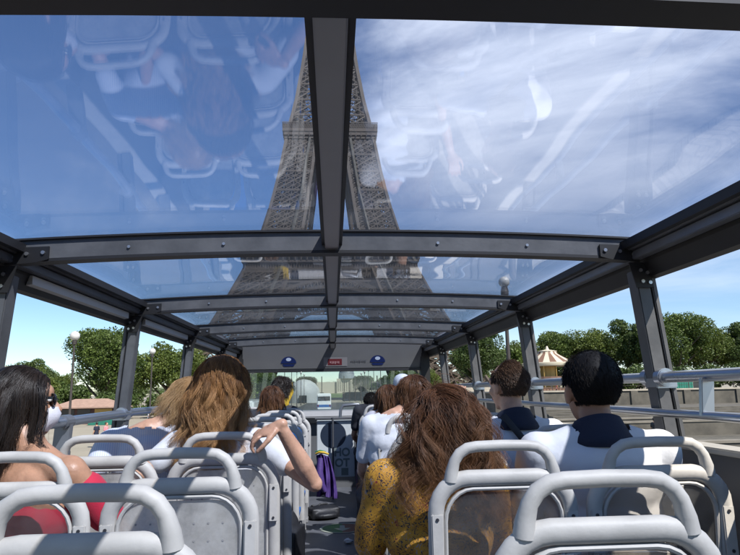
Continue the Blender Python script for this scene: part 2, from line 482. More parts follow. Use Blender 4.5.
cr.inputs['From Min'].default_value = .53; cr.inputs['From Max'].default_value = .90; cr.inputs['To Max'].default_value = .92
L(den, cr.inputs['Value'])
mxw = nt.nodes.new('ShaderNodeMix'); mxw.data_type = 'RGBA'
mxw.inputs['B'].default_value = (9.0, 9.1, 9.4, 1)
sep = nt.nodes.new('ShaderNodeSeparateXYZ'); L(tc.outputs['Generated'], sep.inputs[0])
hz = nt.nodes.new('ShaderNodeMapRange'); hz.inputs['From Min'].default_value = .02; hz.inputs['From Max'].default_value = .34; hz.inputs['To Min'].default_value = .08
L(sep.outputs['Z'], hz.inputs['Value'])
L(mth('MULTIPLY', cr.outputs['Result'], hz.outputs['Result']), mxw.inputs['Factor']); hs = nt.nodes.new('ShaderNodeHueSaturation'); hs.inputs['Saturation'].default_value = 1.10; hs.inputs['Value'].default_value = 1.0; L(sky.outputs['Color'], hs.inputs['Color']); L(hs.outputs['Color'], mxw.inputs['A'])
L(mxw.outputs['Result'], bg.inputs['Color']); bg.inputs['Strength'].default_value = .098
L(bg.outputs[0], wo.inputs['Surface'])

sl = bpy.data.lights.new('sun', 'SUN'); sl.energy = 5.0; sl.angle = R(.53); sl.color = (1.0, .955, .88)
so = bpy.data.objects.new('sun', sl); COL.objects.link(so)
sd = Vector((math.sin(R(SUN_AZ))*math.cos(R(SUN_EL)), math.cos(R(SUN_AZ))*math.cos(R(SUN_EL)), math.sin(R(SUN_EL))))
sl.color = (1.0, .94, .85); so.rotation_euler = sd.to_track_quat('Z', 'Y').to_euler(); so.location = (10, -5, 30)

cd = bpy.data.cameras.new('camera'); co = bpy.data.objects.new('camera', cd); COL.objects.link(co); S.camera = co
cd.lens = 29.92; cd.sensor_width = 36; cd.clip_start = .05; cd.clip_end = 5000
pp, yy, ro = R(10.4), R(3.58), R(1.05)
fw = Vector((math.sin(yy)*math.cos(pp), math.cos(yy)*math.cos(pp), math.sin(pp)))
rt = Vector((math.cos(yy), -math.sin(yy), 0)); upv = rt.cross(fw)
r2 = rt*math.cos(ro) - upv*math.sin(ro); u2 = rt*math.sin(ro) + upv*math.cos(ro)
mw = Matrix((r2, u2, -fw)).transposed().to_4x4(); mw.translation = (0, 0, EYE)
co.matrix_world = mw
S.view_settings.view_transform = 'Standard'; S.view_settings.look = 'None'; S.view_settings.gamma = 1
S.view_settings.exposure = EXPO
S.render.resolution_x = 1024; S.render.resolution_y = 768
S.cycles.max_bounces = 10; S.cycles.transparent_max_bounces = 24; S.cycles.sample_clamp_indirect = 6
S.cycles.caustics_reflective = False; S.cycles.caustics_refractive = False

# ------------------------------------------------------------------ ground
def sheet(name, x0, x1, y0, y1, z, m):
    mb = MB(); mb.add([(x0,y0,z),(x1,y0,z),(x1,y1,z),(x0,y1,z)], [(0,1,2,3)])
    return tag(mb.build(name, m), kind='structure')
sheet('ground', -3000, 3000, -600, 4500, 0, M['earth'])
sheet('plaza', -70, -9.2, -80, 92, .004, M['sand'])
sheet('quay_paving', 12.2, 90, -80, 78, .004, M['greypav'])
sheet('road', -8.2, 6.2, -120, 200, .008, M['asphalt'])
sheet('cross_road', -200, 200, 140, 152, .004, M['asphalt'])
sheet('lawn', -28, 28, 330, 980, .004, M['lawn'])
for x0, x1, n in ((-9.2, -8.2, 'kerb_pavement_left'), (6.2, 12.2, 'kerb_pavement_right')):
    mb = MB(); mb.box(x0, x1, -120, 130, -.1, .13); tag(mb.build('pavement', M['paving'], bevel=.01), kind='structure')
mb = MB()
for y in range(-60, 132, 8): mb.box(-1.08+(-.9), -.96-.9, y, y+3, .009, .012)
tag(mb.build('road_markings', M['white']), kind='structure')
# raised quay terrace to the right with its stone wall and steps
mb = MB(); mb.box(21, 160, 78.6, 330, -.1, 2.4); tag(mb.build('terrace', M['earth']), kind='structure')
w = empty('quay_wall', (0,0,0), label='long weathered grey stone quay wall below the trees on the right', cat='wall')
mb = MB(); mb.box(20.4, 160, 78, 78.6, 0, 2.95); mb.box(20.4, 21, 78.6, 200, 0, 2.95); mb.build('wall', M['stone_d'], w)
mb = MB(); mb.box(20.2, 160, 77.85, 78.75, 2.95, 3.15); mb.box(20.2, 21.1, 78.75, 200, 2.95, 3.15); mb.build('coping', M['stone'], w)
mb = MB()
for x in range(24, 160, 7): mb.box(x, x+.9, 77.8, 77.997, 0, 2.94)
mb.build('buttress', M['stone_d'], w)
rl = empty('terrace_railing', (0,0,0), label='thin dark metal railing along the top of the quay wall', cat='railing')
for x in range(22, 160, 3):
    mb = MB(); mb.bar((x,78.3,3.15),(x,78.3,4.1),.07); mb.build('post', M['lamp'], rl)
mb = MB(); mb.bar((21,78.3,4.1),(160,78.3,4.1),.07); mb.build('top_rail', M['lamp'], rl)
mb = MB(); mb.bar((21,78.3,3.6),(160,78.3,3.6),.04); mb.build('middle_rail', M['lamp'], rl)
for y_, x0_, x1_, h_, lb_ in ((29, 16.5, 70, .85, 'low grey stone parapet nearest to the right handrail'), (44, 15.5, 90, .95, 'low weathered stone parapet midway across the right quay'), (52, 15.0, 100, .8, 'low stone parapet in front of the quay steps')):
    pw_ = empty('stone_parapet', (0,0,0), label=lb_, cat='wall')
    mb = MB(); mb.box(x0_, x1_, y_, y_+.45, 0, h_); mb.build('wall', M['stone_d'], pw_)
    mb = MB(); mb.box(x0_-.06, x1_+.06, y_-.06, y_+.51, h_+.001, h_+.12); mb.build('coping', M['stone_m'], pw_)
st = MB()
for i in range(7): st.box(22+.0*i, 120, 58+i*1.3, 77.7, .0+.17*i+.001*i, .17*(i+1))
tag(st.build('quay_steps', M['stone_d']), 'broad grey stone steps climbing to the foot of the quay wall', 'steps')

# ------------------------------------------------------------------ trees
def leaf_cloud(n, R0, H, seed, leaf, blobs=38, squash=.85, shape='round'):
    g = np.random.default_rng(seed)
    # clumps spread through the crown
    C = []
    for i in range(blobs):
        while True:
            p = g.uniform(-1, 1, 3)
            if np.linalg.norm(p) < 1: break
        p = p/np.linalg.norm(p)*(.30+.50*g.random())
        if shape == 'wide' and p[2] < -.3: p[2] *= .6
        C.append((p*np.array([R0, R0, H/2]), g.uniform(.20, .42)*R0))
    V = []; A = []
    per = n//blobs
    for c, r in C:
        d = g.normal(size=(per, 3)); d /= np.linalg.norm(d, axis=1)[:, None]
        rad = r*(.55+.5*g.random(per)**.6)
        pos = c + d*rad[:, None]*np.array([1, 1, squash])
        shade = g.uniform(0, .5)
        a = np.clip(shade + g.uniform(0, .55, per), 0, 1)
        V.append(pos); A.append(a)
    P = np.concatenate(V); A = np.concatenate(A); N = len(P)
    P[:, 2] += H/2
    u = g.normal(size=(N, 3)); u /= np.linalg.norm(u, axis=1)[:, None]
    w = np.cross(u, g.normal(size=(N, 3))); w /= np.linalg.norm(w, axis=1)[:, None]
    s = leaf*g.uniform(.6, 1.3, N)[:, None]
    q = np.stack([P-u*s, P-w*s*.55, P+u*s, P+w*s*.55], 1).reshape(-1, 3)
    F = np.arange(4*N).reshape(N, 4)
    return q, F, np.repeat(A, 4)
def make_tree(R0, H, trunk_h, seed, n, leaf, m, label, name='broadleaf_tree', group='trees on the river banks'):
    t = empty(name, label=label, cat='tree', group=group)
    V, F, A = leaf_cloud(n, R0, H, seed, leaf)
    V[:, 2] += trunk_h
    raw_mesh('crown', V, F, m, t, attrs={'rnd': A})
    mb = MB(); g = random.Random(seed)
    mb.tube([(0,0,0),(.1,.05,trunk_h*.6),(0,.1,trunk_h+H*.25),(.1,0,trunk_h+H*.7)], [R0*.075, R0*.055, R0*.045, R0*.015], 9)
    for k in range(9):
        a = k*2.4; z0 = trunk_h*.75+g.random()*H*.35
        e = (math.cos(a)*R0*.65, math.sin(a)*R0*.65, z0+H*(.15+.25*g.random()))
        mb.tube([(0,.05,z0),(e[0]*.5,e[1]*.5,(z0+e[2])/2-.2),e], [R0*.03,R0*.022,R0*.008], 6)
    mb.build('trunk', M['bark'], t, smooth=True)
    return t
T = {
 'big': make_tree(6.2, 11.0, 2.6, 3, 30000, .17, M['leafA'], 'x'),
 'round': make_tree(5.4, 10.2, 2.0, 5, 26000, .17, M['leafB'], 'x'),
 'light': make_tree(5.0, 9.0, 2.2, 9, 22000, .17, M['leafC'], 'x'),
 'small': make_tree(3.6, 5.6, 1.4, 12, 7000, .24, M['leafA'], 'x'),
 'low': make_tree(4.0, 4.4, .3, 15, 8000, .22, M['leafB'], 'x'),
}
TK = {k: kids_of(t) for k, t in T.items()}
used = set()
KINDS = {'big': 'tall spreading green plane tree', 'round': 'dark rounded chestnut tree', 'light': 'yellow green leafy tree', 'small': 'small young green tree', 'low': 'low dark bushy tree'}
def put_tree(kind, x, y, z, s, label, sz=None, group='trees on the river banks'):
    if kind not in used: t = T[kind]; used.add(kind); t.location = (x, y, z); t.scale = (s, s, sz or s); t.rotation_euler = (0,0,rnd.random()*6)
    else: t = copy_tree(T[kind], TK[kind], (x, y, z), rnd.random()*6, (s, s, sz or s))
    t['label'] = label; t['group'] = group
    return t
# left bank
put_tree('big', -38, 106, 0, 1.22, 'biggest dark green tree, right behind the brown kiosk on the left')
put_tree('light', -29.0, 112, 0, 1.2, 'yellow green tree to the right of the biggest left bank tree, behind the second lamp')
put_tree('round', -60, 128, 0, .92, 'small dark rounded tree beside the pale rooftops, above the masked woman')
put_tree('small', -48.0, 100, 0, 1.12, 'light green tree just left of the left kiosk, behind the first lamp post')
put_tree('light', -52, 112, 0, .82, 'yellow green bushy tree above the sunglasses of the masked woman')
put_tree('big', -27.0, 124, 0, .90, 'plane tree at the right end of the left bank row, behind the blonde hair')
put_tree('low', -43.5, 97, 0, .8, 'low dark bush at the left corner of the kiosk')
put_tree('low', -33, 98, 0, .9, 'low dark bush right of the kiosk, left of the second lamp')
put_tree('low', -26, 100, 0, .9, 'low dark bush to the right of the second left lamp')
put_tree('round', -72, 110, 0, .72, 'dark rounded tree hidden behind the leftmost dark pillar')
put_tree('light', -86, 120, 0, .8, 'leftmost yellow green tree, beyond the left pillar')
put_tree('round', -46, 140, 0, .85, 'dark crown filling the gap behind the biggest left bank tree')
put_tree('small', -20, 135, 0, 1.2, 'young tree at the foot of the left tower leg')
for k_, (kk_, x_, y_, s_) in enumerate((('round', -100, 170, 1.1), ('big', -84, 178, 1.05), ('light', -72, 168, .95), ('low', -62, 150, 1.5), ('low', -78, 150, 1.5), ('low', -95, 148, 1.5), ('round', -58, 176, .95), ('low', -50, 152, 1.4), ('big', -118, 176, 1.15), ('low', -112, 150, 1.6))):
    put_tree(kk_, x_, y_, 0, s_, 'tree in the farther green row behind the left bank trees', group='farther trees behind the left bank')
# right bank, on the terrace
rb = [('round', 27.5, 116, .98, 'dark rounded tree filling the side window left of the right bank lamp post'),
 ('small', 36.2, 128, 1.25, 'young tree directly behind the right bank lamp post'),
 ('light', 41.5, 134, .95, 'yellow green tree behind the striped carousel roof'),
 ('big', 50.0, 136, 1.0, 'tall plane tree between the carousel and the black haired man'),
 ('light', 57.0, 132, 1.15, 'yellow green tree above the black haired man'),
 ('round', 62.5, 128, 1.12, 'dark rounded tree left of the broad right pillar'),
 ('big', 68.5, 120, 1.14, 'tallest plane tree, just right of the broad right pillar'),
 ('light', 76.5, 122, 1.06, 'yellow green tree in the middle of the right edge group'),
 ('round', 83, 122, 1.0, 'dark tree at the right edge of the picture'),
 ('light', 90, 118, 1.0, 'outermost yellow green tree beyond the right edge'),
 ('low', 47, 112, 1.0, 'low dark bush just right of the carousel'),
 ('low', 54.5, 110, .95, 'low dark bush behind the green container, left one'),
 ('low', 61, 109, .95, 'low dark bush behind the right end of the green container'),
 ('low', 67.5, 108, .9, 'low dark bush right of the green container'),
 ('low', 74.5, 108, .95, 'low dark bush above the end of the quay wall'),
 ('low', 35, 116, .9, 'low dark bush left of the carousel'),
 ('big', 99, 124, 1.05, 'plane tree far beyond the right edge'),
 ('round', 33, 142, .75, 'dark crown behind the gap between right bank trees and tower')]
for k, x, y, s, lb in rb: put_tree(k, x, y, 2.4, s*1.13, lb)
# along the gardens beyond the tower
i = 0
for side in (-1, 1):
    for y in (245, 290, 340, 395, 455, 520, 600, 690):
        for off in (0, 16):
            x = side*(40+off+(y > 300)*2)
            s = 1.05+.15*rnd.random()
            t = put_tree(('round', 'light', 'big')[i % 3], x+rnd.uniform(-2,2), y, 0, s, 'garden tree in the rows beyond the tower, seen small through the windscreen', group='garden trees beyond the tower')
            i += 1
V, F, A = leaf_cloud(26000, 1, 1, 77, .012, blobs=60)
V = V*np.array([900, 60, 24]) + np.array([0, 1240, -2])
tag(raw_mesh('distant_wood', V, F, M['leafB'], attrs={'rnd': A}), 'far off belt of dark trees along the horizon', 'wood', kind='stuff')

# ------------------------------------------------------------------ the lattice tower
TX, TY = -.4, 272.0
tower = empty('lattice_tower', (TX, TY, 0), label='tall brown iron lattice tower straddling the avenue straight ahead', cat='tower')
HP = [(0,58.0),(20,48.0),(40,38.5),(57,31.2),(70,27.0),(80,24.6),(95,21.6),(115,18.4),(130,15.2),(150,12.2),(165,10.4),(200,7.8),(240,5.9),(276,4.8)]
WP = [(0,24),(57,17),(85,14.2),(115,12.5)]
def ip(T_, h):
    for (a, x), (b, y) in zip(T_, T_[1:]):
        if a <= h <= b: return x+(y-x)*(h-a)/(b-a)
    return T_[-1][1]
def leg(sx, sy, levels):
    mb = MB()
    def corner(h, i, j):
        o = ip(HP, h); w = ip(WP, h)
        return Vector((sx*(o-i*w), sy*(o-j*w), h))
    def face(c0, c1, c2, c3, t):      # c0-c1 bottom, c3-c2 top
        mb.bar(c0, c2, t); mb.bar(c1, c3, t)
        n = 4
        def q(u, v): return (c0*(1-u)+c1*u)*(1-v)+(c3*(1-u)+c2*u)*v
        for a in range(n):
            for b in range(n):
                p = q(a/n, b/n); r_ = q((a+1)/n, (b+1)/n); s_ = q((a+1)/n, b/n); u_ = q(a/n, (b+1)/n)
                mb.bar(p, r_, t*.62); mb.bar(s_, u_, t*.62)
        for a in range(1, n):
            mb.bar(q(a/n, 0), q(a/n, 1), t*.45)
            mb.bar(q(0, a/n), q(1, a/n), t*.45)
    for h0, h1 in zip(levels, levels[1:]):
        K = [(0,0),(1,0),(1,1),(0,1)]
        for (i, j) in K: mb.bar(corner(h0,i,j), corner(h1,i,j), 1.25)
        for a in range(4):
            b = (a+1) % 4
            c0, c1 = corner(h0,*K[a]), corner(h0,*K[b]); c3, c2 = corner(h1,*K[a]), corner(h1,*K[b])
            face(c0, c1, c2, c3, .62); mb.bar(c3, c2, .85)
        # lift shaft, stairs and inner bracing
        m0 = (corner(h0,0,0)+corner(h0,1,1))/2; m1 = (corner(h1,0,0)+corner(h1,1,1))/2
        for dx, dy in ((-2,-2),(2,-2),(2,2),(-2,2)):
            mb.bar(m0+Vector((dx,dy,0)), m1+Vector((dx,dy,0)), .5)
            mb.bar(m0+Vector((dx,dy,0)), m1+Vector((dy,-dx,0)), .35)
        mb.bar(corner(h0,0,0), corner(h1,1,1), .45); mb.bar(corner(h0,1,0), corner(h1,0,1), .45)
        mb.bar(corner(h0,1,1), corner(h1,0,0), .45); mb.bar(corner(h0,0,1), corner(h1,1,0), .45)
    return mb
for sx in (-1, 1):
    for sy in (-1, 1):
        l = leg(sx, sy, [4, 15, 27, 39, 50, 60, 69, 78, 87, 96, 104, 112]).build('leg', M['steel_tower'], tower, fix=False)
        mb = MB(); o = 49.8
        mb.prism([(sx*33, sy*33), (sx*59, sy*33), (sx*59, sy*59), (sx*33, sy*59)], 'z', 0, 4)
        mb.build('stone_pedestal', M['stone'], l)
        # pale inclined lift rails on the inner edge of every leg
        rb_ = MB()
        for h0, h1 in zip((4,27,57,85,112),(27,57,85,112,112)):
            if h0 == h1: continue
            a = Vector((sx*(ip(HP,h0)-ip(WP,h0)*.8), sy*(ip(HP,h0)+.6), h0)); b = Vector((sx*(ip(HP,h1)-ip(WP,h1)*.8), sy*(ip(HP,h1)+.6), h1))
            rb_.bar(a, b, .9)
        rb_.build('lift_rail', M['stone_d'], l)
def ring(mb, o, z0, z1, t):
    """square ring wall of thickness t"""
    mb.box(-o, o, -o, -o+t, z0, z1); mb.box(-o, o, o-t, o, z0, z1)
    mb.box(-o, -o+t, -o+t, o-t, z0, z1); mb.box(o-t, o, -o+t, o-t, z0, z1)
def arcade(mb, o, z0, z1, n, t=.35):
    for k in range(n):
        a = -o+2*o*k/n; b = -o+2*o*(k+1)/n; m_ = (a+b)/2
        for sgn in (-1, 1):
            for P in (lambda u, z: (u, sgn*o, z), lambda u, z: (sgn*o, u, z)):
                mb.bar(P(a,z0), P(a,z1), t*1.2)
                pts = [P(m_-(b-a)/2*math.cos(math.pi*i/6), z0+(z1-z0)*(.35+.6*math.sin(math.pi*i/6))) for i in range(7)]
                for p, q in zip(pts, pts[1:]): mb.bar(p, q, t)
def lattice_wall(mb, o, z0, z1, n, t=.3, x0=None):
    x0 = o if x0 is None else x0
    for k in range(n):
        a = -x0+2*x0*k/n; b = -x0+2*x0*(k+1)/n
        for sgn in (-1, 1):
            for P in (lambda u, z: (u, sgn*o, z), lambda u, z: (sgn*o, u, z)):
                mb.bar(P(a,z0), P(b,z1), t); mb.bar(P(b,z0), P(a,z1), t); mb.bar(P(a,z0), P(a,z1), t)
f1 = MB()
ring(f1, 35.3, 57.0, 58.6, 9); ring(f1, 34.9, 53.6, 54.4, 8)
lattice_wall(f1, 34.0, 46.6, 53.4, 34, .6); lattice_wall(f1, 33.6, 41.6, 46.0, 34, .5); ring(f1, 33.9, 41.0, 41.6, .8); ring(f1, 33.2, 48.5, 53.6, .4); ring(f1, 34.3, 45.6, 46.4, 1.2)
ring(f1, 35.5, 60.0, 60.25, .3)
lattice_wall(f1, 35.35, 58.6, 60.0, 90, .10)
p1 = f1.build('first_platform', M['steel_tower'], tower, fix=False)
mb = MB(); ring(mb, 35.6, 58.6, 59.9, .25); arcade(mb, 35.0, 54.4, 57.0, 30, .35); ring(mb, 33.4, 54.4, 57, .5); mb.build('arcade_frieze', M['steel_tower2'], p1, fix=False)
mb = MB()
for x0, x1, y0, y1 in ((-15,15,-31,-24),(-15,15,24,31),(-31,-24,-15,15),(24,31,-15,15)): mb.box(x0,x1,y0,y1,58.6,64.2)
mb.build('pavilion', M['glassdark'], p1)
f2 = MB(); ring(f2, 20.6, 114.6, 116.0, 8); ring(f2, 19.8, 111.6, 112.4, 6)
lattice_wall(f2, 19.4, 105.5, 111.6, 18, .3); ring(f2, 19.7, 104.6, 105.4, 1)
lattice_wall(f2, 20.6, 116, 118.4, 40, .12); ring(f2, 20.7, 118.4, 118.7, .3)
f2.box(-16.5, 16.5, -16.5, 16.5, 116, 120.5); ring(f2, 20.3, 113, 118.2, .4); ring(f2, 18.6, 106, 111.6, .3)
p2 = f2.build('second_platform', M['steel_tower'], tower, fix=False)
mb = MB(); arcade(mb, 20.2, 112.4, 114.6, 18, .3); ring(mb, 19.0, 112.4, 114.6, .5); mb.build('arcade_frieze', M['steel_tower2'], p2, fix=False)
# upper shaft
us = MB(); lv = [116, 124, 132, 140, 148, 156, 165, 175, 186, 198, 211, 225, 240, 257, 272]
for h0, h1 in zip(lv, lv[1:]):
    o0, o1 = ip(HP, h0), ip(HP, h1)
    K = [(-1,-1),(1,-1),(1,1),(-1,1)]
    for a in range(4):
        b = (a+1) % 4
        A0 = Vector((K[a][0]*o0, K[a][1]*o0, h0)); B0 = Vector((K[b][0]*o0, K[b][1]*o0, h0))
        A1 = Vector((K[a][0]*o1, K[a][1]*o1, h1)); B1 = Vector((K[b][0]*o1, K[b][1]*o1, h1))
        us.bar(A0, A1, 1.5); us.bar(A1, B1, .7)
        def q(u, v): return (A0*(1-u)+B0*u)*(1-v)+(A1*(1-u)+B1*u)*v
        # two leg panels leaving a slot in the middle until they merge
        for (u0, u1) in ((0,.36),(.64,1)) if h0 < 190 else ((0,1),):
            us.bar(q(u0,0), q(u1,1), .55); us.bar(q(u1,0), q(u0,1), .55)
            us.bar(q(u1 if u0 == 0 else u0,0), q(u1 if u0 == 0 else u0,1), .8)
            for i in range(3):
                for j in range(3):
                    U = lambda s_: u0+(u1-u0)*s_
                    us.bar(q(U(i/3), j/3), q(U((i+1)/3), (j+1)/3), .26); us.bar(q(U((i+1)/3), j/3), q(U(i/3), (j+1)/3), .26)
            us.bar(q(u0,.5), q(u1,.5), .4)
        us.bar(q(.36,0), q(.64,1), .35); us.bar(q(.64,0), q(.36,1), .35)
    us.bar((-2,-2,h0),(-2,-2,h1),.5); us.bar((2,-2,h0),(2,-2,h1),.5); us.bar((-2,2,h0),(2,2,h1),.4); us.bar((2,-2,h0),(-2,2,h1),.4)
us.build('upper_shaft', M['steel_tower'], tower, fix=False)
mb = MB(); mb.box(-8,8,-8,8,272,277); mb.box(-5,5,-5,5,277,283); mb.lathe([(3.4,283),(3.2,288),(1.2,292),(.8,300),(.5,324)], 12)
mb.build('summit', M['steel_tower2'], tower)
# decorative arches under the first platform
for rot in range(4):
    mb = MB(); n = 40
    def ap(r, th):
        z = 7+r*math.sin(th); x = r*math.cos(th); y = -(ip(HP, max(0, z))-1.0)
        c, s_ = ((1,0),(0,1),(-1,0),(0,-1))[rot]
        return Vector((x*c-y*s_, x*s_+y*c, z))
    for k in range(n):
        t0 = math.pi*(.06+.88*k/n); t1 = math.pi*(.06+.88*(k+1)/n)
        for r_ in (36.5, 39.5): mb.bar(ap(r_,t0), ap(r_,t1), .7, 1.2)
        mb.bar(ap(36.5,t0), ap(39.5,t1), .28); mb.bar(ap(39.5,t0), ap(36.5,t1), .28); mb.bar(ap(36.5,t0), ap(39.5,t0), .3)
    mb.build('arch', M['steel_tower'], tower, fix=False)

# ------------------------------------------------------------------ buildings
def block(x, y, w, d, floors, label, wm, fh=3.3, rz=0, z=0):
    b = empty('apartment_building', (x, y, z), rz, label, 'building', 'pale apartment buildings along the left skyline')
    H = floors*fh
    mb = MB(); mb.box(-w/2, w/2, -d/2, d/2, 0, H)
    for f in range(1, floors+1): mb.box(-w/2-.25, w/2+.25, -d/2-.35, -d/2-.002, f*fh-.18, f*fh)
    mb.build('wall', wm, b)
    r_ = MB(); r_.prism([(-w/2-.2,H+.001),(w/2+.2,H+.001),(w/2-1.6,H+3.4),(-w/2+1.6,H+3.4)], 'y', -d/2-.2, d/2+.2)
    ro_ = r_.build('roof', M['zinc'], b)
    for k in range(3):
        c = MB(); cx = -w/2+w*(k+.5)/3; c.box(cx-.9, cx+.9, -1, 1, H+3, H+5.2); c.build('chimney', wm, ro_)
    n = int(w/2.6)
    for f in range(floors):
        for k in range(n):
            q = MB(); cx = -w/2+w*(k+.5)/n; z0 = f*fh+.55; q.box(cx-.55, cx+.55, -d/2-.06, -d/2-.003, z0, z0+2.1); q.build('window', M['glassdark'], b)
    return b
block(-190, 330, 34, 14, 4, 'pale stone block with grey roof at the far left skyline', M['stone'])
block(-166, 345, 26, 14, 4, 'pale stone block right of the far left one, above the masked woman', M['stone'], 3.7)
dm = empty('domed_palace', (22, 1000, 0), label='far stone palace with grey central dome seen through the windscreen', cat='building')
mb = MB(); mb.box(-110,110,0,20,0,18); mb.box(-16,16,-4,-.01,0,23); mb.build('wall', M['stone'], dm)
mb = MB(); mb.lathe([(13,23),(12.6,30),(11,36),(7.5,41.5),(3,45),(2.4,50),(1,55)], 16, (0,4,0)); mb.build('dome', M['zinc'], dm, smooth=True)
for k in range(-4, 5):
    mb = MB(); mb.box(k*3.4-.6, k*3.4+.6, -4.15, -4.003, 3, 19); mb.build('column', M['stone_d'], dm)
tn = empty('domed_tent', (-9.5, 205, 0), label='large white rounded event tent on the avenue under the tower', cat='tent')
mb = MB(); mb.lathe([(5.4,0),(5.4,2.6),(5.0,4.6),(3.7,6.2),(2.0,7.2),(.2,7.6)], 24); mb.build('canopy', M['tent'], tn, smooth=True)
mb = MB(); mb.box(-1.2,1.2,-5.95,-5.7,0,2.4); mb.build('doorway', M['glassdark'], tn)

for side in (-1, 1):
    for k_, (dx, y, s_) in enumerate(((17, 196, .72), (23, 205, .85), (30, 200, .95), (25, 224, .8), (13.5, 300, .9))):
        put_tree(('round', 'big', 'light')[k_ % 3], side*dx+1, y, 0, s_, 'garden tree in the rows beyond the tower, seen small through the windscreen', group='garden trees beyond the tower')
gf = empty('security_fence', (0, 214, 0), label='tall dark post fence with glass closing the space under the tower', cat='fence')
for k in range(-15, 16):
    if abs(k) < 2: continue
    mb = MB(); mb.box(k*1.9-.16, k*1.9+.16, -.15, .15, 0, 7.2 if k % 2 else 8.6); mb.build('post', M['lamp'], gf)
for a_, b_ in ((-29, -3.2), (3.2, 29)):
    mb = MB(); mb.box(a_, b_, -.03, .03, .2, 3.2); mb.build('glass_panel', M['glassdark'], gf)
# kiosk
kq = empty('kiosk', (-31.5, 84, 0), label='low brown kiosk with pale tan hipped roof under the left bank trees', cat='kiosk')
mb = MB(); mb.box(-3.9,3.9,-1.8,1.8,0,2.5); mb.build('body', M['wood'], kq)
mb = MB(); mb.add([(-4.9,-2.8,2.5),(4.9,-2.8,2.5),(4.9,2.8,2.5),(-4.9,2.8,2.5),(-2.2,-.3,3.7),(2.2,-.3,3.7),(2.2,.3,3.7),(-2.2,.3,3.7)],[(0,1,5,4),(1,2,6,5),(2,3,7,6),(3,0,4,7),(4,5,6,7),(3,2,1,0)])
mb.box(-5,5,-2.9,2.9,2.34,2.49); mb.build('roof', M['roof_k'], kq)
for x0, x1, m_ in ((-3.6,-1.6,M['glassdark']),(-1.2,.6,M['glassdark']),(1.2,3.6,M['gold'])):
    mb = MB(); mb.box(x0,x1,-1.86,-1.803,.9,2.2); mb.build('serving_hatch', m_, kq)
mb = MB(); mb.box(1.5,5.5,-4.8,-3.8,0,.95); tag(mb.build('planter_box', M['green'], bevel=.03), 'green and white planter box in front of the kiosk', 'planter').location = (-31.5,84,0)

kq.scale = (.9,.9,.86)
# carousel
ca = empty('carousel', (38.8, 110, 2.4), label='double deck carousel with cream and brown striped conical roof on the right bank', cat='carousel')
mb = MB(); n = 24; r0 = 3.7
for k in range(n):
    mb.cur = k % 2
    a0, a1 = 2*math.pi*k/n, 2*math.pi*(k+1)/n
    P = lambda a, r, z: (r*math.cos(a), r*math.sin(a), z)
    mb.add([P(a0,r0,5.1),P(a1,r0,5.1),P(a1,1.5,6.55),P(a0,1.5,6.55)],[(0,1,2,3)])
    mb.add([P(a0,1.5,6.55),P(a1,1.5,6.55),P(a1,1.3,7.0),P(a0,1.3,7.0)],[(0,1,2,3)])
mb.cur = 0; mb.lathe([(1.4,6.95),(1.4,7.05),(.3,7.3),(.1,7.9)], 16)
mb.build('roof', [M['cream'], M['brownk']], ca, fix=False)
mb = MB(); mb.lathe([(r0,4.5),(r0+.08,4.6),(r0+.08,5.05),(r0,5.1)], 24); mb.build('cornice', M['cream'], ca, smooth=True)
mb = MB(); mb.lathe([(r0-.2,-.001),(r0-.2,.5),(r0-.5,.5)], 24); mb.lathe([(r0-.1,2.5),(r0-.1,2.8)], 24); mb.build('deck', M['brownk'], ca)
mb = MB(); mb.lathe([(1.2,.5),(1.2,4.6)], 12); mb.build('centre_drum', M['gold'], ca)
for k in range(12):
    a = 2*math.pi*k/12; mb = MB(); mb.tube([(3.3*math.cos(a),3.3*math.sin(a),.5),(3.3*math.cos(a),3.3*math.sin(a),4.6)],.06,8); mb.build('pole', M['gold'], ca, smooth=True)
for k in range(8):
    a = 2*math.pi*(k+.5)/8; x, y = 2.5*math.cos(a), 2.5*math.sin(a)
    mb = MB(); mb.cap((x-.35,y,1.5),(x+.35,y,1.5),.2); mb.cap((x+.35,y,1.55),(x+.55,y,2.0),.12,.09); mb.cap((x+.55,y,2.0),(x+.75,y,1.9),.09,.06)
    for dx in (-.35,.35): mb.cap((x+dx,y,1.4),(x+dx*1.4,y,.8),.07,.04)
    mb.build('wooden_horse', M['cream'], ca, smooth=True)
mb = MB()
for k in range(14): mb.bar((-3.6+k*.55,-4.2,0),(-3.6+k*.55,-4.2,1.1),.06)
mb.bar((-3.7,-4.2,1.1),(3.7,-4.2,1.1),.08); mb.bar((-3.7,-4.2,.15),(3.7,-4.2,.15),.06); mb.box(-3.6,3.6,-4.16,-4.12,.2,1.0)
fe = mb.build('fence_panel', M['brownk']); fe.location = (39.3,110,2.4); tag(fe, 'low brown fence in front of the carousel', 'fence')

gc = empty('green_container', (56.8, 100, 2.4), label='green metal container on the terrace behind the right handrail', cat='container')
mb = MB(); mb.box(-3.6,2.0,-1.2,1.2,0,1.75); mb.build('body', M['green'], gc, bevel=.03)
mb = MB()
for k in range(14): mb.box(-3.5+k*.4,-3.35+k*.4,-1.24,-1.202,.1,1.65)
mb.build('rib_panel', M['green'], gc)
mb = MB(); mb.box(2.05,3.4,-1.0,1.0,0,1.6); mb.build('cab', M['glassdark'], gc)
mb = MB()
for x in (2.0, 3.4):
    mb.bar((x,-1.05,0),(x,-1.05,1.75),.12); mb.bar((x,1.05,0),(x,1.05,1.75),.12)
mb.bar((2,-1.05,1.7),(3.4,-1.05,1.7),.1); mb.build('cab_frame', M['stone'], gc)

ca.scale = (1.22, 1.22, 1.08)
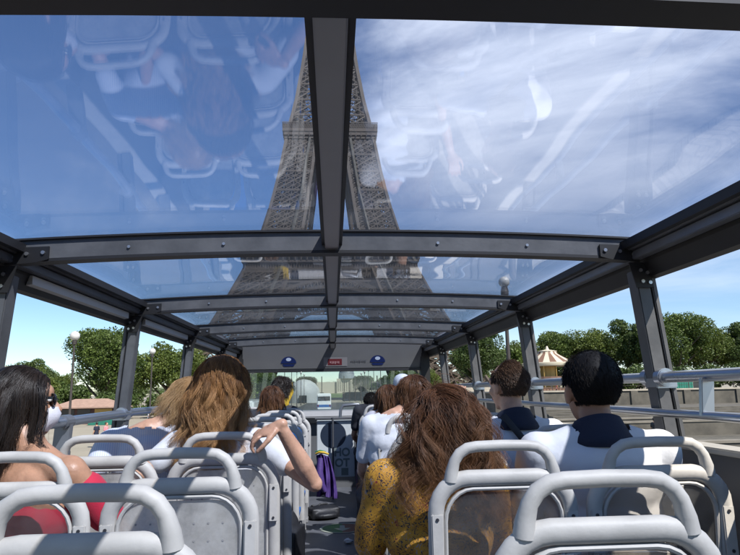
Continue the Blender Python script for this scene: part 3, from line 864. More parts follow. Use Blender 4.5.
# lamps
def lamp(x, y, h, label, globe=.30):
    l = empty('street_lamp', (x, y, .004), label=label, cat='street lamp', group='globe lamps beside the bridge road')
    mb = MB(); mb.lathe([(.20,0),(.20,.25),(.13,.35),(.11,.9),(.075,1.0),(.07,h*.55),(.055,h-.35),(.13,h-.3),(.13,h-.22),(.06,h-.18)], 14); mb.build('pole', M['lamp'], l, smooth=True)
    mb = MB(); mb.ell((0,0,h+globe*.75),(globe,globe,globe)); mb.build('globe', M['globe'], l, smooth=True)
    mb = MB(); mb.lathe([(.14,h-.2),(globe*.45,h+.02),(globe*.5,h+.06),(.05,h+.05)], 14); mb.build('collar', M['lamp'], l, smooth=True)
for k_ in range(5):
    for sx in (-1, 1): lamp(sx*8.6, 112+k_*19, 8.4, f'distant lamp post on the avenue, {("nearest","second","third","fourth","farthest")[k_]} of five on the {"left" if sx < 0 else "right"}')
lamp(-16.28, 40, 7.1, 'globe street lamp nearest on the left, above the masked woman')
lamp(-15.7, 55, 7.1, 'farther globe street lamp on the left, right of the dark pillar', .27)
lamp(5.75+1.2-1.2, 20, 6.95, 'globe street lamp on the right pavement, its globe seen through the roof glass', .185)

# traffic ahead
def vehicle(kind, x, y, m_, label, Lg, Wd, H, rz=0):
    v = empty(kind, (x, y, .008), rz, label, kind.replace('_', ' '), 'vehicles on the avenue ahead')
    mb = MB()
    if kind == 'tour_coach':
        mb.box(-Wd/2,Wd/2,-Lg/2,Lg/2,.35,H); mb.build('body', m_, v, bevel=.12)
        mb = MB(); mb.box(-Wd/2+.15,Wd/2-.15,-Lg/2-.02,-Lg/2+.03,H*.6,H-.5); mb.build('rear_window', M['glassdark'], v)
        for s_ in (-1, 1):
            mb = MB(); mb.box(s_*Wd*.42-.12, s_*Wd*.42+.12, -Lg/2-.03, -Lg/2+.02, .9, 1.25); mb.build('tail_light', M['red'], v)
        mb = MB(); mb.box(-Wd/2-.012,-Wd/2+.02,-Lg/2+.5,Lg/2-.5,1.5,H-.6); mb.box(Wd/2-.02,Wd/2+.012,-Lg/2+.5,Lg/2-.5,1.5,H-.6); mb.build('side_window', M['glassdark'], v)
        mb = MB(); mb.box(-Wd/2-.013,Wd/2+.013,-Lg/2-.013,Lg/2,.8,1.25); mb.build('stripe', M['carblue'], v)
    else:
        pts = [(-Lg/2,.35),(Lg/2,.35),(Lg/2,.75),(Lg*.30,.92),(Lg*.15,H),(-Lg*.36,H),(-Lg*.47,.95),(-Lg/2,.9)]
        mb.prism(pts, 'x', -Wd/2, Wd/2); mb.build('body', m_, v, bevel=.07)
        mb = MB(); mb.add([(-Wd*.42,-Lg*.478,.98),(Wd*.42,-Lg*.478,.98),(Wd*.38,-Lg*.385,H-.12),(-Wd*.38,-Lg*.385,H-.12)],[(0,1,2,3)]); mb.build('rear_window', M['glassdark'], v)
        for s_ in (-1, 1):
            mb = MB(); mb.box(s_*Wd*.44-.13, s_*Wd*.44+.08, -Lg/2-.02, -Lg/2+.03, .66, .86); mb.build('tail_light', M['red'], v)
    for sx in (-1, 1):
        for yy_ in (-Lg*.31, Lg*.31):
            mb = MB(); r_ = .5 if kind == 'tour_coach' else .33
            mb.tube([(sx*Wd/2-sx*.25,yy_,r_),(sx*Wd/2+sx*.01,yy_,r_)], r_, 18); w_ = mb.build('wheel', M['tyre'], v)
            mb = MB(); mb.tube([(sx*Wd/2,yy_,r_),(sx*Wd/2+sx*.025,yy_,r_)], r_*.6, 14); mb.build('rim', M['alu_light'], w_)
vehicle('tour_coach', -1.6, 118, M['carwhite'], 'white coach with blue stripe on the avenue ahead', 12, 2.5, 3.2)
vehicle('tour_coach', -7.0, 52, M['carwhite'], 'white coach parked at the left kerb ahead', 11, 2.4, 3.0)
vehicle('car', 3.9, 46, M['cardark'], 'dark grey car at the right kerb ahead', 4.3, 1.8, 1.5)
vehicle('car', 3.3, 70, M['carblue'], 'blue car farther ahead on the right', 4.2, 1.8, 1.5)
vehicle('car', -4.2, 34, M['carwhite'], 'white car in the left lane ahead', 4.3, 1.8, 1.5)


# ------------------------------------------------------------------ the open bus, upper deck
FY = [-2.4, -.8, .75, 2.36, 3.92, 5.47, 7.03]      # roof frames
YF = 8.2                                           # front wall
def arcz(x): return 4.205 - .035*(x/1.22)**2
bus = empty('sightseeing_bus', (0, 0, 0), label='glass roofed double decker sightseeing bus seen from inside its upper deck', cat='bus')
mb = MB(); mb.box(-1.3, 1.3, -3, 8.3, 2.3, 2.4); fl = mb.build('deck_floor', M['deckfloor'], bus)
def disc(mb, cx, cy, z, r, a0=0, a1=360, rin=0.0, n=40):
    pts = [(cx+r*math.cos(R(a0+(a1-a0)*i/n)), cy+r*math.sin(R(a0+(a1-a0)*i/n)), z) for i in range(n+1)]
    if rin:
        q = [(cx+rin*math.cos(R(a0+(a1-a0)*i/n)), cy+rin*math.sin(R(a0+(a1-a0)*i/n)), z) for i in range(n+1)]
        b = len(pts); mb.add(pts+q, [(i, i+1, b+i+1, b+i) for i in range(n)])
    else: mb.add(pts, [tuple(range(n+1))])
fsx, fsy = .075, 5.78
mb = MB(); disc(mb, fsx, fsy, 2.402, .20, 90, 270); fs1 = mb.build('floor_sticker', M['stgreen'], fl)
mb = MB(); disc(mb, fsx, fsy, 2.402, .20, -90, 90); mb.build('floor_sticker', M['stbrown'], fl)
mb = MB(); disc(mb, fsx, fsy, 2.4035, .20, 0, 360, .178); mb.add([(fsx-.022,fsy+.11,2.4035),(fsx-.022,fsy-.01,2.4035),(fsx-.075,fsy-.01,2.4035),(fsx,fsy-.12,2.4035),(fsx+.075,fsy-.01,2.4035),(fsx+.022,fsy-.01,2.4035),(fsx+.022,fsy+.11,2.4035)],[(0,1,2,3,4,5,6)])
mb.build('sticker_arrow', mat('pale sticker print', (.42,.45,.36), .5), fl)
SILL = {-1: 3.22, 1: 3.37}
for s in (-1, 1):
    mb = MB(); mb.box(min(s*1.28,s*1.34), max(s*1.28,s*1.34), -3, 8.3, 1.9, SILL[s]); mb.build('side_wall', M['inner'], bus)
    mb = MB(); mb.box(min(s*1.26,s*1.36), max(s*1.26,s*1.36), -3, 8.3, SILL[s]+.001, SILL[s]+.022); mb.build('window_sill', M['sill'], bus, bevel=.004)
    # outer skin
    mb = MB(); mb.box(min(s*1.345,s*1.37), max(s*1.345,s*1.37), -3.1, 8.5, .45, SILL[s]-.02); mb.build('outer_panel', M['busskin'], bus)
mb = MB(); mb.box(-1.34,1.34,-3.05,8.45,.4,1.8); mb.build('lower_body', M['inner'], bus)
for s in (-1,1):
    for y in (-1.2, 6.0):
        mb = MB(); mb.tube([(s*1.10,y,.48),(s*1.385,y,.48)], .48, 24); wq = mb.build('wheel', M['tyre'], bus)
        mb = MB(); mb.tube([(s*1.386,y,.48),(s*1.40,y,.48)], .27, 18); mb.build('rim', M['alu_light'], wq)
# side roof beams
for s in (-1, 1):
    P = lambda pts: [(s*x, z) for x, z in pts]
    mb = MB(); mb.prism(P([(1.245,4.17),(1.25,4.085),(1.275,4.03),(1.31,4.025),(1.36,4.05),(1.36,4.19)]), 'y', -3, 8.3)
    sb = mb.build('side_beam', M['black'], bus)
    mb = MB(); mb.prism(P([(1.19,4.135),(1.19,4.165),(1.243,4.168),(1.243,4.135)]), 'y', -3, 8.25); mb.prism(P([(1.205,4.098),(1.205,4.131),(1.245,4.131),(1.245,4.098)]), 'y', -3, 8.25)
    mb.build('aluminium_rail', M['alu_light'] if s > 0 else M['alu'], sb, bevel=.003)
    mb = MB(); mb.prism(P([(1.165,4.14),(1.165,4.172),(1.189,4.172),(1.189,4.14)]), 'y', -3, 8.25); mb.build('gasket', M['gasket'], sb)
    for a, b in zip(FY, FY[1:]+[YF]):
        mb = MB(); y0, y1 = a+.22, b-.12
        if s < 0:
            mb.prism([(-1.262,4.052),(-1.236,4.056),(-1.236,4.092),(-1.2475,4.094)], 'y', y0, y1); mb.build('light_strip', M['strip'], sb)
# cross frames with gusset plates, pillars
for i, y in enumerate(FY):
    n = 16; xs = [-1.21+2.42*k/n for k in range(n+1)]
    def arcbar(z0, z1, y0, y1, m_, name, par, x_=1.21):
        mb = MB(); vs = []
        X = [-x_+2*x_*k/n for k in range(n+1)]
        for x in X: vs += [(x,y0,arcz(x)+z0),(x,y1,arcz(x)+z0),(x,y1,arcz(x)+z1),(x,y0,arcz(x)+z1)]
        fs = []
        for k in range(n):
            b = 4*k
            for a in range(4): fs.append((b+a, b+(a+1)%4, b+4+(a+1)%4, b+4+a))
        fs += [(0,1,2,3), (4*n,4*n+1,4*n+2,4*n+3)]
        return mb.add(vs, fs).build(name, m_, par)
    cb = arcbar(-.060, .012, y, y+.06, M['alu'], 'roof_frame', bus)
    arcbar(-.072, -.0605, y-.002, y+.062, M['gasket'], 'gasket', cb)
    arcbar(.0125, .020, y-.012, y+.072, M['gasket'], 'gasket', cb)
    for s in (-1, 1):
        g_ = MB(); z = 4.17
        g_.prism([(s*1.075,4.112),(s*1.075,4.162),(s*1.235,4.155),(s*1.235,4.088),(s*1.12,4.10)], 'y', y-.010, y-.0025)
        g_.prism([(s*1.19,4.087),(s*1.268,4.087),(s*1.285,3.985),(s*1.215,3.985)], 'y', y-.006, y-.0005)
        gp = g_.build('gusset_plate', M['black'], cb)
        for bx, bz in ((1.095,4.137),(1.155,4.132),(1.21,4.12),(1.235,4.055),(1.262,4.045),(1.24,4.01),(1.27,4.005)):
            b_ = MB(); yy0 = y-.010 if bx < 1.22 else y-.006
            b_.tube([(s*bx,yy0-.0005,bz),(s*bx,yy0-.006,bz)], .0075, 8); b_.build('bolt', M['bolt'], gp)
    for bx in (-.78,-.42,.42,.78):
        b_ = MB(); b_.tube([(bx,y-.001,arcz(bx)-.03),(bx,y-.006,arcz(bx)-.03)], .006, 8); b_.build('bolt', M['bolt'], cb)
    b_ = MB(); b_.tube([(.0,y-.001,4.172),(0,y-.006,4.172)], .006, 8); b_.build('bolt', M['bolt'], cb)
for y in FY[:]:
    for s in (-1, 1):
        mb = MB(); yb = y+.045
        top = (s*1.245, yb, 4.06); bot = (s*1.305, yb, SILL[s]+.023)
        def pil(dx, w, d, m_, nm, par):
            q = MB(); a = Vector(top)+Vector((s*dx,0,0)); b = Vector(bot)+Vector((s*dx,0,0))
            q.prism([(a.x-w/2,a.z),(a.x+w/2,a.z),(b.x+w/2,b.z),(b.x-w/2,b.z)], 'y', yb-d/2, yb+d/2)
            return q.build(nm, m_, par, bevel=.004)
        pl_ = pil(0, .052, .075, M['alu'], 'pillar', bus)
        pil(.031, .008, .062, M['gasket'], 'seal', pl_)
        pil(.046, .020, .070, M['alu'], 'outer_strip', pl_)
        if y > 0:
            rz = 3.63 if s > 0 else 3.49
            q = MB(); q.tube([(s*1.285,yb-.075,rz),(s*1.285,yb-.03,rz)], .035, 16); q.tube([(s*1.285,yb+.03,rz),(s*1.285,yb+.08,rz)], .035, 16); q.box(s*1.30-.042,s*1.30+.042,yb-.048,yb+.048,rz-.042,rz+.010)
            q.build('rail_clamp', M['rail'], pl_, smooth=True, bevel=.004)
# centre mullion
mb = MB(); mb.box(-.027,.027,-3,YF,4.150,4.2165); mu = mb.build('roof_mullion', M['mull'], bus, bevel=.003)
mb = MB(); mb.box(-.040,-.0275,-3,YF,4.165,4.213); mb.box(.0275,.040,-3,YF,4.165,4.213); mb.build('gasket', M['gasket'], mu)
# roof glass, two curved panes per bay
for a, b in zip(FY, FY[1:]+[YF-.13]):
    for s in (-1, 1):
        nx, ny = 14, 8; V = []; Fq = []
        for z_ in (0, .006):
            for j in range(ny+1):
                for k in range(nx+1):
                    x = .035+(1.235-.035)*k/nx; y = a+.03+(b-a-.0)*j/ny
                    e = max(0, (x-1.05)/.185)
                    V.append((s*x, y, arcz(x)+.0215+z_-.012*e*e-.002*math.cos(j/ny*2*math.pi)))
        m_ = (nx+1)*(ny+1)
        for j in range(ny):
            for k in range(nx):
                p = j*(nx+1)+k; Fq.append((p,p+1,p+nx+2,p+nx+1)); Fq.append((m_+p,m_+p+nx+1,m_+p+nx+2,m_+p+1))
        mb = MB(); mb.add(V, Fq)
        for j in range(ny): mb.f.append((j*(nx+1), (j+1)*(nx+1), m_+(j+1)*(nx+1), m_+j*(nx+1))); mb.f.append((j*(nx+1)+nx, (j+1)*(nx+1)+nx, m_+(j+1)*(nx+1)+nx, m_+j*(nx+1)+nx))
        mb.build('roof_glass', M['roofglass'], bus, smooth=True)
# hand rails
def rail(pts, r, name='handrail', m_=None):
    q = MB(); q.tube(pts, r, 14, up=(0,0,1)); return q.build(name, m_ or M['rail'], bus, smooth=True)
rail([(1.285,-2.6,3.63),(1.285,7.2,3.63)], .021)
rail([(1.245,.9,3.49),(1.255,1.93,3.495),(1.265,4.5,3.50),(1.275,7.2,3.50)], .0155)
q = MB(); q.bar((1.275,2.06,3.62),(1.262,2.06,3.49),.045,.02); q.build('rail_post', M['rail'], bus, bevel=.003)
for y in (3.3, 4.8, 6.3):
    q = MB(); q.bar((1.28,y,3.62),(1.272,y,3.50),.04,.02); q.build('rail_post', M['rail'], bus)
rail([(-1.235,.9,3.475),(-1.255,3.0,3.48),(-1.285,4.2,3.49),(-1.285,7.2,3.49)], .024)
for y in (1.4, 3.05, 4.75, 6.3):
    q = MB(); q.bar((-1.262,y,3.475),(-1.275,y,3.243),.075,.03); q.tube([(-1.258,y-.04,3.48),(-1.258,y+.04,3.48)],.033,14); q.build('rail_post', M['alu_light'], bus, bevel=.003)
# front wall
mb = MB(); mb.prism([(YF-.10,4.222),(YF-.03,3.885),(YF+.12,3.885),(YF+.12,4.222)], 'x', -1.18, 1.18); fp = mb.build('front_cove', M['frontp'], bus, bevel=.01)
mb = MB(); mb.box(-1.19,1.19,YF-.05,YF+.12,3.855,3.884); mb.build('trim', M['gasket'], fp)
def cz(z): return YF-.10+(4.19-z)/(4.19-3.885)*.07-.004
for cx in (-.575, .59):
    mb = MB()
    pts = [(cx+.10*math.cos(R(t)), 3.965+.088*math.sin(R(t))) for t in range(0, 181, 12)]
    mb.add([(x, cz(z), z) for x, z in pts], [tuple(range(len(pts)))])
    mb.add([(cx-.085,cz(3.955),3.955),(cx+.085,cz(3.955),3.955),(cx+.06,cz(3.925),3.925),(cx-.06,cz(3.925),3.925)],[(0,1,2,3)]); mb.build('round_sticker', M['stickerblue'], fp)
    mb = MB(); pts = [(cx+.034*math.cos(R(t)), 4.015+.022*math.sin(R(t))) for t in range(0, 360, 20)]
    mb.add([(x, cz(z)-.002, z) for x, z in pts], [tuple(range(len(pts)))]); mb.build('sticker_print', M['stickerpale'], fp)
mb = MB(); mb.add([(-.12,cz(3.92)-.001,3.92),(.19,cz(3.92)-.001,3.92),(.19,cz(4.035)-.001,4.035),(-.12,cz(4.035)-.001,4.035)],[(0,1,2,3)]); sg = mb.build('notice_plate', mat('pale grey notice', (.22,.21,.21), .5), fp)
mb = MB(); mb.add([(-.065,cz(3.935)-.003,3.935),(.12,cz(3.935)-.003,3.935),(.12,cz(4.015)-.003,4.015),(-.065,cz(4.015)-.003,4.015)],[(0,1,2,3)]); mb.build('red_block', M['red'], sg)
mb = MB()
for k, h in enumerate((.03,.045,.04,.05,.03,.04)):
    x = -.035+k*.022; mb.add([(x,cz(3.975)-.005,3.975-h/2),(x+.008,cz(3.975)-.005,3.975-h/2),(x+.008,cz(3.975)-.0052,3.975+h/2),(x,cz(3.975)-.0052,3.975+h/2)],[(0,1,2,3)])
mb.build('sign_strokes', mat('faded pink print', (.40,.25,.25), .5), sg)
mb = MB()
for k in range(9):
    x = .24+k*.023; h = .014+.006*(k % 3); mb.add([(x,cz(3.985)-.001,3.985-h/2),(x+.013,cz(3.985)-.001,3.985-h/2),(x+.013,cz(3.985)-.0011,3.985+h/2),(x,cz(3.985)-.0011,3.985+h/2)],[(0,1,2,3)])
mb.build('small_print', M['inner'], fp)
for s in (-1, 1):
    mb = MB(); mb.box(min(s*1.16,s*1.28), max(s*1.16,s*1.28), YF-.06, YF+.1, 2.4, 4.16); mb.build('front_pillar', M['black'], bus)
mb = MB(); mb.box(-1.158,1.158,YF+.03,YF+.037,3.36,3.853); mb.build('windscreen', M['windscreen'], bus)
mb = MB(); mb.prism([(YF-.22,3.28),(YF-.18,3.35),(YF+.14,3.36),(YF+.14,3.2),(YF-.1,3.2)], 'x', -1.16, 1.16); mb.build('dashboard_shelf', M['seatgrey2'], bus, bevel=.01)
mb = MB(); mb.box(-1.159,1.159,YF-.05,YF+.13,2.4,3.199); mb.build('front_wall', M['frontp'], bus)
# screen by the stairs, with its print
q = empty('x'); bpy.data.objects.remove(q)
SY = 7.35
mb = MB(); mb.box(-.19,.245,SY,SY+.02,2.63,3.27); sc_ = mb.build('stair_screen', M['screen'], bus, bevel=.006)
mb = MB(); pts = [(.0+.148*math.cos(R(t)), 3.10+.148*math.sin(R(t))) for t in range(0, 360, 8)]
mb.add([(x, SY-.003, z) for x, z in pts], [tuple(range(len(pts)))]); mb.build('disc_print', M['disc'], sc_)
text_mesh('HO', .125, 'lettering', M['printgreen'], sc_, (.10, SY-.004, 2.902), (R(90),0,0), .002, .004, .95)
text_mesh('OT', .125, 'lettering', M['printgreen'], sc_, (.10, SY-.004, 2.785), (R(90),0,0), .002, .004, .95)
mb = MB(); mb.add([(.09,SY-.003,2.65),(.17,SY-.003,2.65),(.17,SY-.003,2.73),(.09,SY-.003,2.73)],[(0,1,2,3)]); mb.build('square_print', M['printgreen'], sc_)
mb = MB(); mb.tube([(-.21,SY-.03,3.285),(.33,SY-.03,3.285)], .013, 10, up=(0,0,1)); mb.tube([(-.005,SY-.05,2.4),(-.005,SY-.05,3.30)], .013, 10); mb.tube([(.27,SY-.02,2.4),(.27,SY-.02,3.285)], .012, 10)
mb.build('screen_rail', M['inner'], bus, smooth=True)
mb = MB(); mb.tube([(.08,SY+.1,3.27),(.09,SY+.1,3.38),(.12,SY+.1,3.43),(.30,SY+.1,3.44),(.33,SY+.1,3.40),(.34,SY+.1,3.27)], .018, 12); mb.build('grab_loop', M['alu_light'], bus, smooth=True)

# ------------------------------------------------------------------ passenger seats
ORD = ['nearest', 'second', 'third', 'fourth', 'fifth', 'sixth', 'seventh', 'eighth', 'ninth']
def ty(z): return .055-(z-.42)*.095
def make_seat_parts(kind):
    t = empty('passenger_seat')
    path = []
    W_, zt, rr = .197, .945, .095
    for z in (.30, .45, .6, .75): path.append((-W_, z))
    for a in range(0, 91, 15): path.append((-W_+rr-rr*math.cos(R(a)), zt-rr+rr*math.sin(R(a))))
    for x in (-.06, 0, .06): path.append((x, zt))
    for a in range(90, -1, -15): path.append((W_-rr+rr*math.cos(R(a)), zt-rr+rr*math.sin(R(a))))
    for z in (.75, .6, .45, .30): path.append((W_, z))
    mb = MB(); mb.tube([(x, ty(z), z) for x, z in path], .0235, 12, flat=.80, up=(0,1,0))
    mb.build('frame', M['seatgrey'], t, smooth=True)
    # thin inner rim
    k_ = .80
    ip_ = [(x*.865, .30+(z-.30)*.955) for x, z in path]
    mb = MB(); mb.tube([(x, ty(z)-.004, z) for x, z in ip_], .0065, 8, flat=1.3, up=(0,1,0)); mb.build('inner_rim', M['seatgrey'], t, smooth=True)
    h = [(-.152,.938),(-.149,.965),(-.140,.995),(-.125,1.016),(-.102,1.030),(-.075,1.034),(0,1.036),(.075,1.034),(.102,1.030),(.125,1.016),(.140,.995),(.149,.965),(.152,.938)]
    mb = MB(); mb.tube([(x, ty(z)-.002, z) for x, z in h], [.021,.0185]+[.0158]*9+[.0185,.021], 14, up=(0,1,0)); mb.build('grab_handle', M['seatgrey'], t, smooth=True)
    pm = {'perf': M['perf'], 'clear': M['frost'], 'blue': M['blue'], 'grey': M['seatgrey2'], 'pad': M['frost']}[kind]
    mb = MB(); pts = [(-.168,.33)]
    for a in range(0, 91, 15): pts.append((-.168+.075-.075*math.cos(R(a)), .905-.075+.075*math.sin(R(a))))
    for a in range(90, -1, -15): pts.append((.168-.075+.075*math.cos(R(a)), .905-.075+.075*math.sin(R(a))))
    pts.append((.168,.33)); n = len(pts)
    vs = [(x, ty(z)-.003, z) for x, z in pts]+[(x, ty(z)+.003, z) for x, z in pts]
    mb.add(vs, [tuple(range(n)), tuple(range(2*n-1, n-1, -1))]+[((i+1)%n, i, n+i, n+(i+1)%n) for i in range(n)])
    if kind in ('perf', 'grey'):
        mb.cur = 1
        for i in range(7):
            for j in range(9):
                x = -.12+.04*i; z = .46+.048*j
                mb.tube([(x, ty(z)-.0032, z),(x, ty(z)-.0045, z)], .0032, 6, up=(0,0,1))
        mb.build('back_panel', [pm, M['seatgrey2']], t)
    else: mb.build('back_panel', pm, t)
    # fixing plates and screws on the side tubes, low down
    for s in (-1, 1):
        q = MB(); q.box(s*.197-.017, s*.197+.017, ty(.78)-.026, ty(.78)-.016, .71, .85)
        q.build('side_plate', M['seatgrey'], t, bevel=.003)
        for z in (.725, .835):
            q = MB(); q.tube([(s*.197, ty(.78)-.0262, z),(s*.197, ty(.78)-.029, z)], .005, 8, up=(0,0,1)); q.build('screw', M['screw'], t)
    if kind in ('pad', 'blue'):
        q = MB(); q.prism([(ty(.45)+.012,.45),(ty(.885)+.012,.885),(ty(.885)+.055,.87),(ty(.45)+.06,.45)], 'x', -.155, .155); q.build('back_pad', M['blue'], t, bevel=.012)
    q = MB(); q.box(-.21,.21,.05,.47,.40,.46); q.build('cushion', M['blue'], t, bevel=.018)
    q = MB(); q.box(-.205,.205,.04,.46,.365,.398); q.build('seat_pan', M['seatgrey2'], t, bevel=.008)
    for s in (-1, 1):
        q = MB(); q.tube([(s*.17,.10,.37),(s*.17,.14,.001)], .018, 8); q.tube([(s*.17,.40,.37),(s*.17,.34,.001)], .018, 8); q.bar((s*.17,.08,.02),(s*.17,.40,.02),.04,.03)
        q.build('leg', M['seatgrey2'], t, smooth=False)
    return t
RY = [1.14+.69*k for k in range(9)]
seat_src = {}
def seat(kind, x, y, label):
    if kind not in seat_src:
        t = make_seat_parts(kind); t.location = (x, y, FLOOR); seat_src[kind] = (t, kids_of(t))
    else:
        t0, kk = seat_src[kind]; t = copy_tree(t0, kk, (x, y, FLOOR))
    tag(t, label, 'seat', 'passenger seats in rows on the upper deck')
for k, y in enumerate(RY):
    for x, sd_ in ((-.895,'window side on the left'),(-.43,'aisle side on the left'),(.49,'aisle side on the right'),(.955,'window side on the right')):
        if k == 0 and abs(x) > .8: continue
        left = x < 0; win = abs(x) > .8
        kind = 'perf'
        if not left and k < 3: kind = 'clear'
        if not left and k == 0: kind = 'pad'
        if left and win and k == 1: kind = 'clear'
        if left and k in (6, 7, 8): kind = 'blue'
        if k == 8 and left and not win: continue
        ex = {(0,0):', its handle lowest in the picture', (1,0):' behind the masked woman' if win else ' with a dotted grey back', (2,0):' with a hand on its handle' if not win else ' behind the striped sleeve',
              (1,1):' behind the white shirted man' if win else ' behind the floral dress', (0,1):' with a blue back pad'}.get((k, 0 if left else 1), '')
        lb = f'grey tubular seat, {ORD[k]} row, {sd_}{ex}'
        if kind == 'blue': lb = f'blue backed grey seat, {ORD[k]} row, {sd_}'
        seat(kind, x, y, lb)


# ------------------------------------------------------------------ people
def xf(mb, Mx):
    mb.v = [tuple(Mx @ Vector(p)) for p in mb.v]; return mb
def merge(dst, src):
    dst.add(src.v, src.f); return dst
def head_shape():
    m = MB()
    m.ell((0,-.012,.028), (.076,.096,.088)); m.ell((0,.025,-.030), (.060,.066,.076)); m.ell((0,.030,-.055), (.052,.055,.052))
    m.ell((0,.068,-.092), (.022,.020,.018)); m.ell((0,.070,.030), (.056,.026,.030)); m.ell((0,.080,.016), (.050,.012,.010))
    m.cap((0,.092,.006), (0,.112,-.026), .0075, .0125); m.ell((-.010,.101,-.031), (.009,.009,.007)); m.ell((.010,.101,-.031), (.009,.009,.007))
    m.ell((0,.088,-.053), (.023,.012,.006)); m.ell((0,.086,-.064), (.020,.012,.007))
    for s in (-1, 1):
        m.ell((s*.036,.062,-.022), (.024,.026,.022)); m.ell((s*.079,-.006,-.014), (.009,.019,.031)); m.ell((s*.083,-.016,.004), (.007,.012,.018))
    return m
def hand_shape(side, curl=.5, spread=.12):
    """wrist at origin, fingers along +Y, back of the hand +Z, thumb on side*X"""
    m = MB()
    m.cap((0,-.01,0), (0,.03,0), .022, .021); m.ell((0,.048,0), (.041,.044,.0145))
    for i, (x, L_) in enumerate(((.031,.068),(.0105,.076),(-.010,.070),(-.030,.055))):
        x *= side; p = Vector((x,.085,.002)); a = 0.0
        dirx = math.sin(spread*(1.5-i))*side*.5
        for j, f in enumerate((.44,.32,.24)):
            a += curl*(.55+.35*j)
            d = Vector((dirx, math.cos(a), -math.sin(a))).normalized()
            q = p+d*L_*f; m.cap(p, q, .0080-.0006*j, .0075-.0006*j, 10); p = q
    p0 = Vector((side*.026,.022,-.004)); p1 = p0+Vector((side*.026,.030,-.010)); p2 = p1+Vector((side*.008,.030,-.012)); p3 = p2+Vector((-side*.002,.024,-.010))
    m.cap(p0,p1,.0135,.0115,10); m.cap(p1,p2,.011,.0095,10); m.cap(p2,p3,.0095,.0085,10)
    return m
def frame_to(origin, ydir, zhint):
    y = Vector(ydir).normalized(); z = Vector(zhint); z = (z-y*z.dot(y)).normalized(); x = y.cross(z)
    m = Matrix((x, y, z)).transposed().to_4x4(); m.translation = Vector(origin); return m
def person(label, loc, rz, P, group=None, name='person'):
    """P: skin, top, head=(x,y,z), hyaw, htilt, sw, girth, arms={-1:(sh,el,wr,fdir,bn,curl),...}, voxel, sleeve, standing"""
    t = empty(name, loc, rz, label, 'person', group)
    g = P.get('girth', 1.0); sw = P.get('sw', .165); H = Vector(P.get('head', (0,.03,1.20))); vx = P.get('voxel', .009)
    st = P.get('standing', False); pz = .95 if st else .53; dz = pz-.53
    b = MB()
    lean = Vector(P.get('lean', (0,0,0)))          # offset of the shoulders
    def T_(z): return lean*max(0, min(1, (z-.55)/.45))
    def tor(inf=0.0, z0=.50, top=True, m=None):
        m = m or MB()
        for (z, rx, ry, rz_) in ((.55,.172,.125,.11),(.66,.150,.112,.12),(.78,.150,.110,.12),(.88,.163,.112,.12),(.94,.160,.100,.095)):
            if z < z0: continue
            o = T_(z); m.ell((o.x, o.y-.005, z+dz), (rx*g+inf, ry*g+inf, rz_+inf*.5), 20, 12)
        o = T_(1.0)
        if top:
            m.cap((o.x-sw,o.y,.985+dz),(o.x+sw,o.y,.985+dz),.052+inf)
            m.cap((o.x-sw*.8,o.y-.01,.995+dz),(o.x,o.y-.01,1.035+dz),.04+inf,.055+inf); m.cap((o.x+sw*.8,o.y-.01,.995+dz),(o.x,o.y-.01,1.035+dz),.04+inf,.055+inf)
        return m
    tor(0, m=b)
    o1 = T_(1.0); nb = Vector((o1.x, o1.y-.005, 1.03+dz)); H = H+Vector((0,0,dz))
    b.cap(nb, H+Vector((0,-.02,-.06)), .056*g**.5, .052)
    hs = head_shape()
    hm = Matrix.Translation(H) @ Matrix.Rotation(P.get('hyaw', 0), 4, 'Z') @ Matrix.Rotation(P.get('hpitch', 0), 4, 'X') @ Matrix.Rotation(P.get('hroll', 0), 4, 'Y')
    hscale = P.get('hscale', 1.0); hm = hm @ Matrix.Scale(hscale, 4)
    merge(b, xf(hs, hm))
    arms = {}
    for s in (-1, 1):
        sh = Vector((o1.x+s*(sw+.012), o1.y, .985+dz))
        A = P.get('arms', {}).get(s)
        if A is None:
            if st: A = (sh+Vector((s*.05,-.02,-.28)), sh+Vector((s*.06,.08,-.52)), (0,.15,-1), (s,0,0), .35)
            else: A = (sh+Vector((s*.05,.08,-.27)), Vector((s*.14,.34,.62)), (-s*.3,1,-.25), (0,0,1), .35)
        el, wr, fd, bn, cu = A; el = Vector(el); wr = Vector(wr)
        b.cap(sh, el, .047*g**.5, .032); mid = el.lerp(wr, .30); b.cap(el, mid, .029, .0375); b.cap(mid, wr, .0385, .0225); b.ell(el+(el*2-sh-wr).normalized()*.012, (.022,.022,.022))
        merge(b, xf(hand_shape(-s if P.get('flip', {}).get(s) else -s, cu), frame_to(wr, fd, bn)))
        arms[s] = (sh, el, wr)
    for s in (-1, 1):
        hp = Vector((s*.09, .02, pz))
        if st: kn = Vector((s*.10,.03+.10*s*P.get('stride',.5),.50)); an = Vector((s*.10,-.02+.22*s*P.get('stride',.5),.07))
        else: kn = Vector((s*.13,.46,.50)); an = Vector((s*.12,.42,.09))
        b.cap(hp, kn, .080*g, .056); b.cap(kn, an, .052, .036)
        b.cap(an+Vector((0,-.03,-.035)), an+Vector((0,.15,-.045)), .036, .030)
    me = remesh(b, vx, 3, .5)
    objm('body', me, P['skin'], t)
    # legs clothing
    c = MB()
    for s in (-1, 1):
        hp = Vector((s*.09, .02, pz))
        if st: kn = Vector((s*.10,.03+.10*s*P.get('stride',.5),.50)); an = Vector((s*.10,-.02+.22*s*P.get('stride',.5),.14))
        else: kn = Vector((s*.13,.46,.50)); an = Vector((s*.12,.42,.16))
        c.cap(hp, kn, .090*g, .066); c.cap(kn, an, .062, .048)
    c.ell((0,0,pz+.02), (.182*g,.135*g,.12)); objm('trousers', remesh(c, .012, 3), P.get('legs', M['darkcloth']), t)
    s_ = MB()
